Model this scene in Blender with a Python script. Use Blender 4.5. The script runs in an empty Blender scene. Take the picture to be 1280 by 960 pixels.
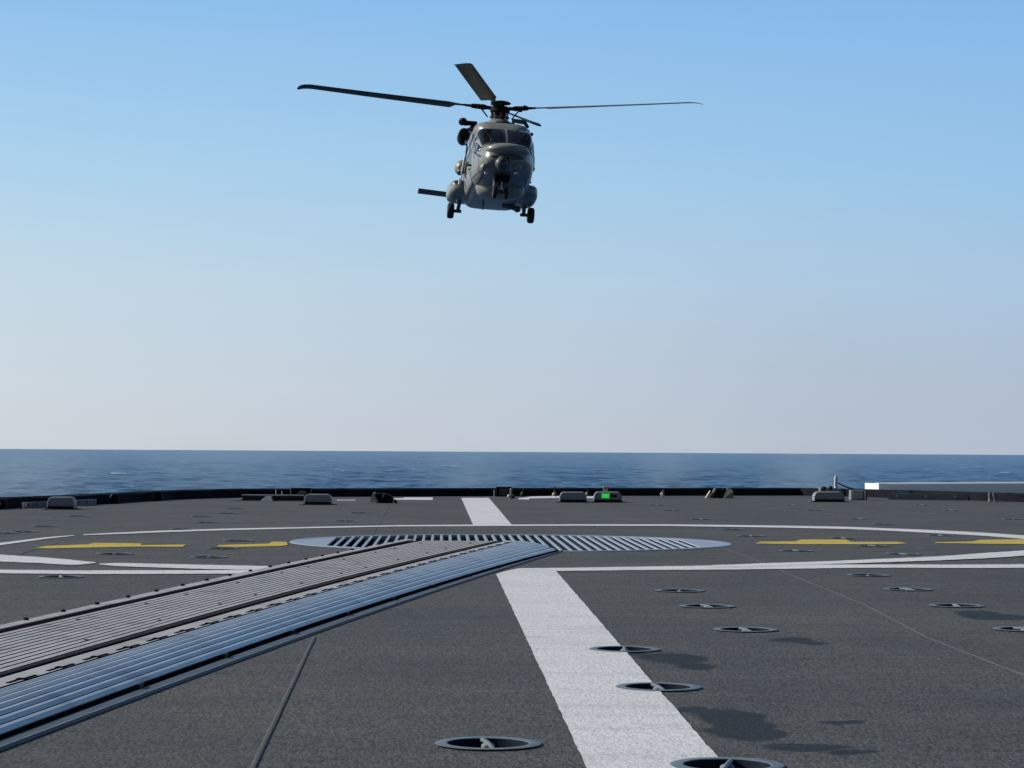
import bpy, bmesh, math, random
import numpy as np
from mathutils import Vector, Matrix, noise as mnoise
random.seed(7); np.random.seed(7)
R = math.radians
scene = bpy.context.scene
COL = scene.collection

# ------------------------------------------------------------------ camera
F = 3000.0                      # focal length in pixels of a 1280 px wide frame
CH = 0.70                       # camera height above the flight deck
SEA = -5.4
roll = math.atan(7.5/1280); pit = math.atan(84.75/F)
fw = Vector((0, math.cos(pit), math.sin(pit))); r0 = Vector((1, 0, 0)); u0 = Vector((0, -math.sin(pit), math.cos(pit)))
rt = r0*math.cos(roll) + u0*math.sin(roll); up = -r0*math.sin(roll) + u0*math.cos(roll)
CAMP = Vector((0, 0, CH))
cam = bpy.data.cameras.new('camera'); camo = bpy.data.objects.new('camera', cam); COL.objects.link(camo)
M = Matrix.Identity(4)
for i in range(3):
    M[i][0] = rt[i]; M[i][1] = up[i]; M[i][2] = -fw[i]; M[i][3] = CAMP[i]
camo.matrix_world = M
cam.sensor_width = 36; cam.lens = F/1280*36; cam.clip_start = .1; cam.clip_end = 200000
scene.camera = camo

def ray(px, py):
    return (fw*F + rt*(px-640) - up*(py-480)).normalized()
def G(px, py, z=0.0):           # where a sight line meets the level z
    d = ray(px, py); t = (z-CH)/d.z
    return CAMP + d*t
def at_depth(px, py, y):
    d = ray(px, py); return CAMP + d*(y/d.y)

# ------------------------------------------------------------------ materials
def newmat(name):
    m = bpy.data.materials.new(name); m.use_nodes = True
    nt = m.node_tree; b = nt.nodes['Principled BSDF']
    return m, nt, b
def N(nt, t, **kw):
    n = nt.nodes.new(t)
    for k, v in kw.items(): setattr(n, k, v)
    return n
def L(nt, a, b): nt.links.new(a, b)
def paint(name, col, rough=.5, var=.12, scale=6, bump=0, bscale=60, metal=0, spec=.5, rust=None):
    m, nt, b = newmat(name)
    tc = N(nt, 'ShaderNodeTexCoord')
    nz = N(nt, 'ShaderNodeTexNoise'); nz.inputs['Scale'].default_value = scale; nz.inputs['Detail'].default_value = 6
    nz.inputs['Roughness'].default_value = .65
    L(nt, tc.outputs['Object'], nz.inputs['Vector'])
    cr = N(nt, 'ShaderNodeValToRGB')
    cr.color_ramp.elements[0].position = .3; cr.color_ramp.elements[1].position = .7
    cr.color_ramp.elements[0].color = tuple(c*(1-var) for c in col)+(1,)
    cr.color_ramp.elements[1].color = tuple(min(1, c*(1+var)) for c in col)+(1,)
    L(nt, nz.outputs['Fac'], cr.inputs['Fac'])
    out = cr.outputs['Color']
    if rust:
        n2 = N(nt, 'ShaderNodeTexNoise'); n2.inputs['Scale'].default_value = scale*1.7; n2.inputs['Detail'].default_value = 8
        L(nt, tc.outputs['Object'], n2.inputs['Vector'])
        c2 = N(nt, 'ShaderNodeValToRGB'); c2.color_ramp.elements[0].position = .58; c2.color_ramp.elements[1].position = .66
        L(nt, n2.outputs['Fac'], c2.inputs['Fac'])
        mx = N(nt, 'ShaderNodeMixRGB'); mx.inputs['Color2'].default_value = tuple(rust)+(1,)
        L(nt, c2.outputs['Color'], mx.inputs['Fac']); L(nt, out, mx.inputs['Color1']); out = mx.outputs['Color']
    L(nt, out, b.inputs['Base Color'])
    b.inputs['Roughness'].default_value = rough; b.inputs['Metallic'].default_value = metal
    b.inputs['Specular IOR Level'].default_value = spec
    if bump:
        n3 = N(nt, 'ShaderNodeTexNoise'); n3.inputs['Scale'].default_value = bscale; n3.inputs['Detail'].default_value = 4
        L(nt, tc.outputs['Object'], n3.inputs['Vector'])
        bp = N(nt, 'ShaderNodeBump'); bp.inputs['Strength'].default_value = bump; bp.inputs['Distance'].default_value = .01
        L(nt, n3.outputs['Fac'], bp.inputs['Height']); L(nt, bp.outputs['Normal'], b.inputs['Normal'])
    return m

MAT = {}
MAT['heli'] = paint('grey_aircraft_paint', (.222, .238, .225), .30, .22, 1.5, spec=.6)
MAT['heli_dark'] = paint('dark_aircraft_paint', (.06, .068, .07), .5, .2, 3)
MAT['radome'] = paint('radome_paint', (.24, .255, .23), .38, .06, 2)
MAT['black'] = paint('black_metal', (.007, .007, .008), .7, .3, 5, spec=.12)
MAT['rubber'] = paint('tyre_rubber', (.018, .017, .016), .75, .2, 8)
MAT['blade'] = paint('rotor_blade_paint', (.04, .042, .035), .45, .15, 2)
MAT['steel'] = paint('polished_steel', (.55, .56, .58), .25, .1, 5, metal=.9)
MAT['glass'] = paint('dark_canopy_glass', (.010, .011, .018), .07, .1, 1, spec=.6)
MAT['seam'] = paint('panel_gap', (.02, .02, .022), .7, .1, 5)
MAT['coaming'] = paint('black_deck_edge_paint', (.011, .013, .019), .8, .4, 3, spec=.05)
MAT['fixture'] = paint('fixture_grey_paint', (.20, .225, .26), .5, .12, 12, rust=(.16, .13, .11))
MAT['fixture_dark'] = paint('fixture_dark_paint', (.02, .022, .026), .7, .3, 14, spec=.15)
MAT['white'] = paint('white_gloss_paint', (.78, .79, .80), .4, .04, 3)
MAT['panel'] = paint('track_grey_metal', (.335, .335, .335), .55, .18, 4, bump=.2, bscale=90, metal=.0, spec=.4, rust=(.22, .215, .21))
MAT['panel_lip'] = paint('track_lip_metal', (.045, .035, .035), .8, .3, 6, spec=.1)
MAT['slope'] = paint('track_slope_metal', (.38, .395, .42), .34, .18, 3.2, metal=.35, rust=(.25, .26, .28))
MAT['groove'] = paint('groove_painted_shade', (.03, .032, .042), .9, .3, 6, spec=0)  # dark floors painted in for the shade of the rib grooves
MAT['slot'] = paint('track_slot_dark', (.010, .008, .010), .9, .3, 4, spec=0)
MAT['flange'] = paint('track_flange_paint', (.045, .065, .09), .6, .2, 5)
MAT['grid'] = paint('landing_grid_metal', (.255, .30, .365), .42, .08, 3, metal=.1)
MAT['pit'] = paint('recess_dark', (.022, .029, .044), .9, .3, 8, spec=0)  # near-black colour stands in for shade inside the socket cups and grid
MAT['socket'] = paint('socket_metal', (.13, .165, .19), .5, .25, 30, metal=.2, spec=.3, rust=(.10, .10, .10))
MAT['weld'] = paint('weld_bead_paint', (.050, .051, .054), .8, .25, 20, bump=.6, bscale=40)
MAT['red'] = paint('red_paint', (.35, .03, .02), .5, .1, 20)
MAT['cream'] = paint('cream_paint', (.6, .55, .4), .5, .2, 30)
MAT['navy_grey'] = paint('hull_grey', (.25, .28, .31), .5, .1, 2)

# dark anti-slip deck
def deck_material():
    m, nt, b = newmat('anti_slip_deck')
    tc = N(nt, 'ShaderNodeTexCoord')
    P = tc.outputs['Object']
    def noise(sc, det=4, rough=.6, vec=P):
        n = N(nt, 'ShaderNodeTexNoise'); n.inputs['Scale'].default_value = sc; n.inputs['Detail'].default_value = det
        n.inputs['Roughness'].default_value = rough; L(nt, vec, n.inputs['Vector']); return n.outputs['Fac']
    def ramp(fac, a, b_, ca, cb):
        c = N(nt, 'ShaderNodeValToRGB'); c.color_ramp.elements[0].position = a; c.color_ramp.elements[1].position = b_
        c.color_ramp.elements[0].color = ca; c.color_ramp.elements[1].color = cb; L(nt, fac, c.inputs['Fac']); return c.outputs['Color']
    base = ramp(noise(.55, 7, .7), .35, .65, (.050, .051, .053, 1), (.068, .068, .066, 1))
    tint = ramp(noise(1.9, 5, .6), .35, .7, (.90, .96, 1.02, 1), (1.07, 1.03, .98, 1))
    mx = N(nt, 'ShaderNodeMixRGB', blend_type='MULTIPLY'); mx.inputs['Fac'].default_value = 1
    L(nt, base, mx.inputs['Color1']); L(nt, tint, mx.inputs['Color2'])
    mg = N(nt, 'ShaderNodeMapping'); mg.inputs['Scale'].default_value = (230, 44, 1); L(nt, P, mg.inputs['Vector'])
    vg = N(nt, 'ShaderNodeTexVoronoi'); vg.inputs['Scale'].default_value = 1; L(nt, mg.outputs['Vector'], vg.inputs['Vector'])
    sg_ = N(nt, 'ShaderNodeSeparateXYZ'); L(nt, vg.outputs['Color'], sg_.inputs[0])
    grain = ramp(sg_.outputs['X'], .0, 1, (.42, .42, .44, 1), (1.66, 1.66, 1.64, 1))
    mp = N(nt, 'ShaderNodeMixRGB', blend_type='MULTIPLY'); mp.inputs['Fac'].default_value = 1
    L(nt, mx.outputs['Color'], mp.inputs['Color1']); L(nt, grain, mp.inputs['Color2'])
    # long scuffs and wear running across the deck
    mapn = N(nt, 'ShaderNodeMapping'); mapn.inputs['Scale'].default_value = (.35, 3.2, 1); L(nt, P, mapn.inputs['Vector'])
    sc = ramp(noise(1.4, 8, .75, mapn.outputs['Vector']), .42, .72, (.95, .95, .95, 1), (1.38, 1.37, 1.34, 1))
    m2 = N(nt, 'ShaderNodeMixRGB', blend_type='MULTIPLY'); m2.inputs['Fac'].default_value = .8
    L(nt, mp.outputs['Color'], m2.inputs['Color1']); L(nt, sc, m2.inputs['Color2'])
    # wet stains: (cx, cy, rx, ry) in deck metres, ragged with noise
    sx = N(nt, 'ShaderNodeSeparateXYZ')
    nd = N(nt, 'ShaderNodeTexNoise'); nd.inputs['Scale'].default_value = 2.6; nd.inputs['Detail'].default_value = 5; L(nt, P, nd.inputs['Vector'])
    sub = N(nt, 'ShaderNodeVectorMath', operation='SUBTRACT'); sub.inputs[1].default_value = (.5, .5, .5); L(nt, nd.outputs['Color'], sub.inputs[0])
    scl = N(nt, 'ShaderNodeVectorMath', operation='MULTIPLY'); scl.inputs[1].default_value = (.16, .5, 0); L(nt, sub.outputs[0], scl.inputs[0])
    add = N(nt, 'ShaderNodeVectorMath', operation='ADD'); L(nt, P, add.inputs[0]); L(nt, scl.outputs[0], add.inputs[1])
    L(nt, add.outputs[0], sx.inputs[0])
    spots = []
    for (px, py, wx, hy) in STAINS:
        a = G(px, py); e = G(px+wx/2, py); t_ = G(px, py-hy/2); bo = G(px, py+hy/2)
        spots.append((a.x, (t_.y+bo.y)/2, abs(e.x-a.x), (t_.y-bo.y)/2))
    acc = None
    def mth(op, a, b_=None, c=None):
        n = N(nt, 'ShaderNodeMath', operation=op)
        for i, v in enumerate((a, b_, c)):
            if v is None: continue
            if isinstance(v, (int, float)): n.inputs[i].default_value = v
            else: L(nt, v, n.inputs[i])
        return n.outputs[0]
    for (cx, cy, rx, ry) in spots:
        dx = mth('DIVIDE', mth('SUBTRACT', sx.outputs['X'], cx), rx)
        dy = mth('DIVIDE', mth('SUBTRACT', sx.outputs['Y'], cy), ry)
        d2 = mth('ADD', mth('MULTIPLY', dx, dx), mth('MULTIPLY', dy, dy))
        v = mth('SUBTRACT', 1.15, d2); n = N(nt, 'ShaderNodeClamp'); L(nt, mth('MULTIPLY', v, 2.4), n.inputs[0])
        acc = n.outputs[0] if acc is None else mth('MAXIMUM', acc, n.outputs[0])
    m3 = N(nt, 'ShaderNodeMixRGB', blend_type='MULTIPLY'); m3.inputs['Color2'].default_value = (.18, .30, .40, 1)
    L(nt, acc, m3.inputs['Fac']); L(nt, m2.outputs['Color'], m3.inputs['Color1'])
    # scattered pale flecks painted in as sun glints
    vor = N(nt, 'ShaderNodeTexVoronoi'); vor.inputs['Scale'].default_value = 7; L(nt, P, vor.inputs['Vector'])
    fl = ramp(vor.outputs['Distance'], .012, .02, (1, 1, 1, 1), (0, 0, 0, 1))
    gate = ramp(noise(3.1, 1), .60, .62, (0, 0, 0, 1), (1, 1, 1, 1))
    fm = N(nt, 'ShaderNodeMath', operation='MULTIPLY'); L(nt, fl, fm.inputs[0]); L(nt, gate, fm.inputs[1])
    m4 = N(nt, 'ShaderNodeMixRGB'); m4.inputs['Color2'].default_value = (.6, .6, .58, 1)
    L(nt, fm.outputs[0], m4.inputs['Fac']); L(nt, m3.outputs['Color'], m4.inputs['Color1'])
    L(nt, m4.outputs['Color'], b.inputs['Base Color'])
    b.inputs['Roughness'].default_value = .78; b.inputs['Specular IOR Level'].default_value = .28
    bp = N(nt, 'ShaderNodeBump'); bp.inputs['Strength'].default_value = .55; bp.inputs['Distance'].default_value = .003
    L(nt, noise(60, 5, .95), bp.inputs['Height']); L(nt, bp.outputs['Normal'], b.inputs['Normal'])
    return m
STAINS = [(842, 823, 78, 17), (868, 833, 60, 9), (912, 898, 92, 34), (930, 917, 100, 26), (1010, 936, 130, 9), (1075, 944, 80, 8), (866, 884, 44, 10),
          (990, 799, 58, 6), (1018, 803, 42, 5), (1228, 769, 68, 11), (1262, 771, 50, 6), (1052, 897, 70, 3), (800, 818, 30, 5)]
MAT['deck'] = deck_material()

MAT['deck'].node_tree.nodes
def line_paint(name, col, wear, deckcol=(.055, .055, .057)):
    m, nt, b = newmat(name)
    tc = N(nt, 'ShaderNodeTexCoord'); P = tc.outputs['Object']
    def noise(sc, det=3):
        n = N(nt, 'ShaderNodeTexNoise'); n.inputs['Scale'].default_value = sc; n.inputs['Detail'].default_value = det
        n.inputs['Roughness'].default_value = .7; L(nt, P, n.inputs['Vector']); return n.outputs['Fac']
    def ramp(fac, a, b_, ca, cb):
        c = N(nt, 'ShaderNodeValToRGB'); c.color_ramp.elements[0].position = a; c.color_ramp.elements[1].position = b_
        c.color_ramp.elements[0].color = ca; c.color_ramp.elements[1].color = cb; L(nt, fac, c.inputs['Fac']); return c.outputs['Color']
    big = ramp(noise(1.3, 6), .3, .7, tuple(c*.86 for c in col)+(1,), tuple(col)+(1,))
    mg = N(nt, 'ShaderNodeMapping'); mg.inputs['Scale'].default_value = (230, 44, 1); L(nt, P, mg.inputs['Vector'])
    vg = N(nt, 'ShaderNodeTexVoronoi'); vg.inputs['Scale'].default_value = 1; L(nt, mg.outputs['Vector'], vg.inputs['Vector'])
    sg_ = N(nt, 'ShaderNodeSeparateXYZ'); L(nt, vg.outputs['Color'], sg_.inputs[0])
    gr = ramp(sg_.outputs['X'], 0, .8, (.70, .72, .74, 1), (1.05, 1.05, 1.05, 1))
    mx = N(nt, 'ShaderNodeMixRGB', blend_type='MULTIPLY'); mx.inputs['Fac'].default_value = 1
    L(nt, big, mx.inputs['Color1']); L(nt, gr, mx.inputs['Color2'])
    ml = N(nt, 'ShaderNodeMapping'); ml.inputs['Scale'].default_value = (1.1, 7, 1); L(nt, P, ml.inputs['Vector'])
    n9 = N(nt, 'ShaderNodeTexNoise'); n9.inputs['Scale'].default_value = 1; n9.inputs['Detail'].default_value = 7; L(nt, ml.outputs['Vector'], n9.inputs['Vector'])
    sm = ramp(n9.outputs['Fac'], .52, .74, (1, 1, 1, 1), (.83, .83, .84, 1))
    m9 = N(nt, 'ShaderNodeMixRGB', blend_type='MULTIPLY'); m9.inputs['Fac'].default_value = 1; L(nt, mx.outputs['Color'], m9.inputs['Color1']); L(nt, sm, m9.inputs['Color2']); mx = m9
    w = ramp(noise(9, 8), .70-wear, .74-wear*.8, (0, 0, 0, 1), (1, 1, 1, 1))
    m2 = N(nt, 'ShaderNodeMixRGB'); m2.inputs['Color2'].default_value = tuple(deckcol)+(1,)
    L(nt, w, m2.inputs['Fac']); L(nt, mx.outputs['Color'], m2.inputs['Color1'])
    L(nt, m2.outputs['Color'], b.inputs['Base Color'])
    b.inputs['Roughness'].default_value = .7; b.inputs['Specular IOR Level'].default_value = .3
    bp = N(nt, 'ShaderNodeBump'); bp.inputs['Strength'].default_value = .5; bp.inputs['Distance'].default_value = .003
    L(nt, noise(170), bp.inputs['Height']); L(nt, bp.outputs['Normal'], b.inputs['Normal'])
    return m
MAT['white_line'] = line_paint('worn_white_deck_paint', (.66, .67, .69), .03)
MAT['yellow_line'] = line_paint('worn_yellow_deck_paint', (.55, .42, .06), .09)

# ------------------------------------------------------------------ mesh helpers
class MB:
    def __init__(s): s.bm = bmesh.new()
    def poly(s, pts):
        return s.bm.faces.new([s.bm.verts.new(p) for p in pts])
    def box(s, c, size, rot=None, taper=(1, 1), shift=(0, 0)):
        """box; taper scales the top face, shift slides it"""
        hx, hy, hz = size[0]/2, size[1]/2, size[2]/2
        vs = []
        for z, (tx, ty), (ox, oy) in ((-hz, (1, 1), (0, 0)), (hz, taper, shift)):
            for x, y in ((-1, -1), (1, -1), (1, 1), (-1, 1)):
                v = Vector((x*hx*tx+ox, y*hy*ty+oy, z))
                if rot is not None: v = rot @ v
                vs.append(s.bm.verts.new(v+Vector(c)))
        for f in ((3, 2, 1, 0), (4, 5, 6, 7), (0, 1, 5, 4), (1, 2, 6, 5), (2, 3, 7, 6), (3, 0, 4, 7)):
            s.bm.faces.new([vs[i] for i in f])
        return s
    def rings(s, rings, closed=True, cap=True):
        vv = [[s.bm.verts.new(p) for p in r] for r in rings]
        n = len(vv[0])
        for a, b in zip(vv, vv[1:]):
            for i in range(n if closed else n-1):
                j = (i+1) % n
                s.bm.faces.new((a[i], a[j], b[j], b[i]))
        if cap and closed:
            s.bm.faces.new(vv[0][::-1]); s.bm.faces.new(vv[-1])
        return s
    def tube(s, pts, rad, seg=10):
        pts = [Vector(p) for p in pts]
        if not isinstance(rad, (list, tuple)): rad = [rad]*len(pts)
        rr = []
        prev = None
        for i, p in enumerate(pts):
            d = (pts[min(i+1, len(pts)-1)]-pts[max(i-1, 0)]).normalized()
            a = prev if prev is not None else (Vector((0, 0, 1)) if abs(d.z) < .9 else Vector((1, 0, 0)))
            x = (a-d*a.dot(d)).normalized(); y = d.cross(x); prev = x
            rr.append([p+(x*math.cos(t)+y*math.sin(t))*rad[i] for t in [2*math.pi*k/seg for k in range(seg)]])
        return s.rings(rr)
    def lathe(s, c, axis, prof, seg=24):
        """prof = [(distance along axis, radius)]"""
        ax = Vector(axis).normalized(); a = Vector((0, 0, 1)) if abs(ax.z) < .9 else Vector((1, 0, 0))
        x = (a-ax*a.dot(ax)).normalized(); y = ax.cross(x); c = Vector(c)
        return s.rings([[c+ax*h+(x*math.cos(t)+y*math.sin(t))*max(r, .0005) for t in [2*math.pi*k/seg for k in range(seg)]] for h, r in prof])
    def ellipsoid(s, c, rad, nu=20, nv=12, rot=None):
        rr = []
        for j in range(nv+1):
            ph = math.pi*(j/nv)*.996+.006
            ring = []
            for k in range(nu):
                t = 2*math.pi*k/nu
                v = Vector((rad[0]*math.sin(ph)*math.cos(t), rad[1]*math.sin(ph)*math.sin(t), rad[2]*math.cos(ph)))
                if rot is not None: v = rot @ v
                ring.append(v+Vector(c))
            rr.append(ring)
        return s.rings(rr)
    def prism(s, pts, thick):
        """extrude a closed outline of 3-D points along a vector"""
        t = Vector(thick); a = [Vector(p) for p in pts]
        return s.rings([a, [p+t for p in a]])
    def build(s, name, mat, parent=None, smooth=False, bevel=0, inv=None):
        bmesh.ops.recalc_face_normals(s.bm, faces=s.bm.faces)
        me = bpy.data.meshes.new(name); s.bm.to_mesh(me); s.bm.free()
        me.materials.append(mat)
        o = bpy.data.objects.new(name, me); COL.objects.link(o)
        if parent is not None:
            o.parent = parent
        if inv is not None: me.transform(inv)
        if smooth:
            for p in me.polygons: p.use_smooth = True
            if smooth != 'all':
                try: me.set_sharp_from_angle(angle=R(38))
                except Exception: pass
        if bevel:
            md = o.modifiers.new('bevel', 'BEVEL'); md.width = bevel; md.segments = 2; md.limit_method = 'ANGLE'
        return o
def tag(o, label=None, cat=None, group=None, kind=None):
    if label: o['label'] = label
    if cat: o['category'] = cat
    if group: o['group'] = group
    if kind: o['kind'] = kind
    return o
def empty(name, loc=(0, 0, 0), rz=0):
    o = bpy.data.objects.new(name, None); COL.objects.link(o); o.location = loc; o.rotation_euler = (0, 0, rz)
    o.empty_display_size = .2
    return o
def copy_tree(o, parent=None):
    c = o.copy(); COL.objects.link(c)
    if parent is not None: c.parent = parent
    for ch in list(o.children): copy_tree(ch, c)
    return c

# ------------------------------------------------------------------ flight deck
edge_px = [(0, 636), (60, 634.4), (100, 631.4), (160, 629.2), (190, 626.6), (220, 623.9), (300, 621.5), (440, 621), (640, 620), (810, 618.6), (870, 618),
           (1000, 618.6), (1080, 623.2), (1160, 623.8), (1230, 626), (1280, 627.7)]
edge = [G(x, y) for x, y in edge_px]
# the stern edge, smoothed where it runs straight
L0 = G(300, 621.5); R0 = G(1000, 619.6)
pl = [G(-90, 643), G(0, 636), G(100, 631.6), G(220, 624.2), G(300, 621.6), G(640, 620.0), G(1000, 619.4), G(1075, 621.2), G(1160, 623.8), G(1280, 627.7), G(1400, 634)]
outline = [Vector((-8.2, -6, 0)), Vector((-8.2, pl[0].y-3.5, 0))]+pl+[Vector((10.6, pl[-1].y-2.5, 0)), Vector((10.6, -6, 0))]
SR = .128
gc = (G(360, 679.7)+G(908, 679.2))/2; GR = (G(908, 679.2)-G(360, 679.7)).length/2
far = G(634, 668.2).y; near = G(634, 690.6).y
gc = Vector(((gc.x), (far+near)/2, 0)); ax = R(1.64)   # slats run along the ship
Ri = GR*.955
socks = [(610, 931, 'large near tie-down socket on bare deck left of the white centre stripe'),
 (909, 958, 'nearest tie-down socket, half on the end of the white centre stripe at the bottom edge'),
 (823, 860, 'tie-down socket half on the white stripe, beside the top of the large wet stain'),
 (781, 812.5, 'tie-down socket half on the white stripe, beside a small wet stain'),
 (932, 788, 'tie-down socket on bare deck with a short thin stain to its lower right'),
 (884, 758.5, 'middle one of the three tie-down sockets in a slanting row right of the white stripe'),
 (850, 739, 'farthest of the three tie-down sockets in a slanting row right of the white stripe'),
 (1085.6, 719.6, 'tie-down socket just in front of the white cross line, right of the pale joint'),
 (1135, 737.3, 'tie-down socket between the white cross line and the socket with the oval wet stain'),
 (1196, 757.8, 'tie-down socket with an oval wet stain at its lower right'),
 (1281, 787.4, 'tie-down socket cut by the right edge of the picture'),
 (995, 688.8, 'tie-down socket just in front of the left end of the long right yellow line'),
 (1129.5, 693.1, 'tie-down socket touching the upper of the two white lines at right'),
 (1090.6, 682.5, 'tie-down socket just in front of the thin end of the yellow line at right'),
 (1055, 673.1, 'tie-down socket just behind the thick end of the yellow line at right'),
 (939, 670.5, 'tie-down socket right of the grid tip, behind the start of the right yellow line'),
 (915.6, 662.2, 'tie-down socket just inside the white circle, behind the right tip of the grid'),
 (876.5, 649.2, 'tie-down socket just outside the far white circle line, behind the right half of the grid'),
 (841, 638, 'tie-down socket with a pale centre, far deck right of the green-lit fixture'),
 (822, 632, 'far tie-down socket between the green-lit fixture and the floodlight pair'),
 (992, 632, 'faint far tie-down socket between the floodlight and the crane post'),
 (1018.7, 637.7, 'faint far tie-down socket in front of the fixture beside the crane post'),
 (1075.6, 648.6, 'far tie-down socket behind the circle line, below the white cabinet'),
 (1105, 655.4, 'tie-down socket close behind the far circle line below the white locker end'),
 (1152.7, 631.2, 'faint tie-down socket near the black edge in front of the green-grey panel'),
 (1190, 638, 'pale tie-down socket in front of the pair of edge posts at right'),
 (1266.6, 649, 'far tie-down socket near the right edge behind the circle line'),
 (1176, 669.6, 'faint tie-down socket just inside the circle line behind the rightmost yellow line'),
 (76.5, 721.4, 'tie-down socket just in front of the white cross line at far left'),
 (143, 692.8, 'tie-down socket in front of the left yellow line and behind the white cross line'),
 (261, 696.9, 'tie-down socket left of the track, behind the white cross line'),
 (278.4, 685.9, 'tie-down socket touching the front of the short yellow line left of the grid'),
 (298, 676.1, 'tie-down socket behind the short yellow line left of the grid'),
 (229, 661.8, 'tie-down socket on the far circle line at left'),
 (258, 653.2, 'faint tie-down socket behind the circle line at left, in front of the low ledge'),
 (252, 645.8, 'faint far tie-down socket left of the low ledge'),
 (285, 641.8, 'faint far tie-down socket below the low ledge, middle of its cluster'),
 (294, 635.6, 'faint far tie-down socket nearest the low ledge'),
 (4.7, 666.9, 'faint tie-down socket at the left edge of the picture behind the circle line'),
 (30, 664.8, 'faint tie-down socket near the left edge, behind the circle line'),
 (56, 658.2, 'faint tie-down socket below the leftmost fixture'),
 (98, 645.2, 'faint far tie-down socket right of the leftmost fixture'),
 (432, 651.2, 'faint tie-down socket behind the circle line, left of the thin weld seam'),
 (449, 641, 'faint far tie-down socket left of the thin weld seam, in front of the triangular floodlight')]

from mathutils.geometry import delaunay_2d_cdt
HOLES = [(G(x, y, 0), SR*.80, 28) for x, y, _ in socks]+[(gc, Ri, 96)]
def holed(mb, outl, z):
    """flat sheet with the socket and grid openings really cut out"""
    vs = [Vector((p[0], p[1])) for p in outl]; n = len(vs); es = [(i, (i+1) % n) for i in range(n)]
    for c, r, k in HOLES:
        o = len(vs)
        vs += [Vector((c.x+r*math.cos(2*math.pi*i/k), c.y+r*math.sin(2*math.pi*i/k))) for i in range(k)]
        es += [(o+i, o+(i+1) % k) for i in range(k)]
    V, E, Fc, ov, oe, of_ = delaunay_2d_cdt(vs, es, [], 0, 1e-5)
    def inside(p):
        c = False
        for i in range(n):
            a, b = vs[i], vs[(i+1) % n]
            if (a.y > p.y) != (b.y > p.y) and p.x < (b.x-a.x)*(p.y-a.y)/(b.y-a.y)+a.x: c = not c
        return c
    bv = [mb.bm.verts.new((v.x, v.y, z)) for v in V]
    for f in Fc:
        p = sum((V[i] for i in f), Vector((0, 0)))/len(f)
        if any((p-Vector((c.x, c.y))).length < r*.999 for c, r, k in HOLES) or not inside(p): continue
        mb.bm.faces.new([bv[i] for i in f])
    bmesh.ops.delete(mb.bm, geom=[v for v in mb.bm.verts if not v.link_faces], context='VERTS')
    return mb
mb = MB(); holed(mb, outline, 0); deck = mb.build('flight_deck', MAT['deck']); tag(deck, kind='structure')
for p in deck.data.polygons:
    if p.normal.z < 0: p.flip()
mb = MB(); mb.rings([[p+Vector((0, 0, -.002)) for p in outline], [p+Vector((0, 0, -.31)) for p in outline]], cap=False); tag(mb.build('deck_edge', MAT['navy_grey']), kind='structure')
mb = MB(); mb.rings([[p+Vector((0, 0, -.30)) for p in outline], [Vector((p.x*.9, p.y-.3, SEA-1.5)) for p in outline]])
tag(mb.build('hull', MAT['navy_grey']), kind='structure')

# ---- painted markings
def ragged(pts, step=.12, amp=.004):
    out = []
    n = len(pts)
    for i in range(n):
        a, b = Vector(pts[i]), Vector(pts[(i+1) % n])
        k = max(1, min(300, int((b-a).length/step*2)))
        d = (b-a).normalized() if (b-a).length > 0 else Vector((1, 0, 0)); nn = Vector((-d.y, d.x, 0))
        for j in range(k):
            p = a.lerp(b, j/k)
            q = amp*.28*(mnoise.noise(p*3.1)+1.2*mnoise.noise(p*9.7)+random.uniform(-.8, .8))
            out.append(p+nn*q)
    return out
Z1 = .004
def band(name, mat, tb, z=Z1, amp=.004):
    """tb = [(x, top y, bottom y)] in the photograph, laid on the deck level"""
    top = [G(x, a, z) for x, a, b in tb]; bot = [G(x, b, z) for x, a, b in tb]
    rows = 6
    mb = MB()
    # resample for a smooth curve
    xs = [t[0] for t in tb]
    n = max(6, int((xs[-1]-xs[0])/6))
    X = np.linspace(xs[0], xs[-1], n)
    def curve(vals):
        c = np.interp(X, xs, vals)
        k = np.array([1, 2, 3, 2, 1.])/9
        cp = np.concatenate([[2*c[0]-c[2], 2*c[0]-c[1]], c, [2*c[-1]-c[-2], 2*c[-1]-c[-3]]])
        return np.convolve(cp, k, 'valid')
    T = curve([t[1] for t in tb]); B = curve([t[2] for t in tb])
    a = [G(x, y, z) for x, y in zip(X, T)]; b = [G(x, y, z) for x, y in zip(X, B)]
    for l in (a, b):
        for p in l:
            p.y += amp*6*(.7*mnoise.noise(p*2.3)+.5*random.uniform(-1, 1))
    va = [mb.bm.verts.new(p) for p in a]; vb = [mb.bm.verts.new(p) for p in b]
    for i in range(n-1): mb.bm.faces.new((vb[i], vb[i+1], va[i+1], va[i]))
    o = mb.build(name, mat); tag(o, kind='structure'); return o
def sheet(name, mat, pxs, z=Z1, amp=.004):
    mb = MB(); rg = ragged([G(x, y, z) for x, y in pxs], amp=amp)
    if name == 'centre_line_marking': holed(mb, rg, z)
    else: mb.poly(rg)
    o = mb.build(name, mat)
    for p in o.data.polygons:
        if p.normal.z < 0: p.flip()
    tag(o, kind='structure'); return o
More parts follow.
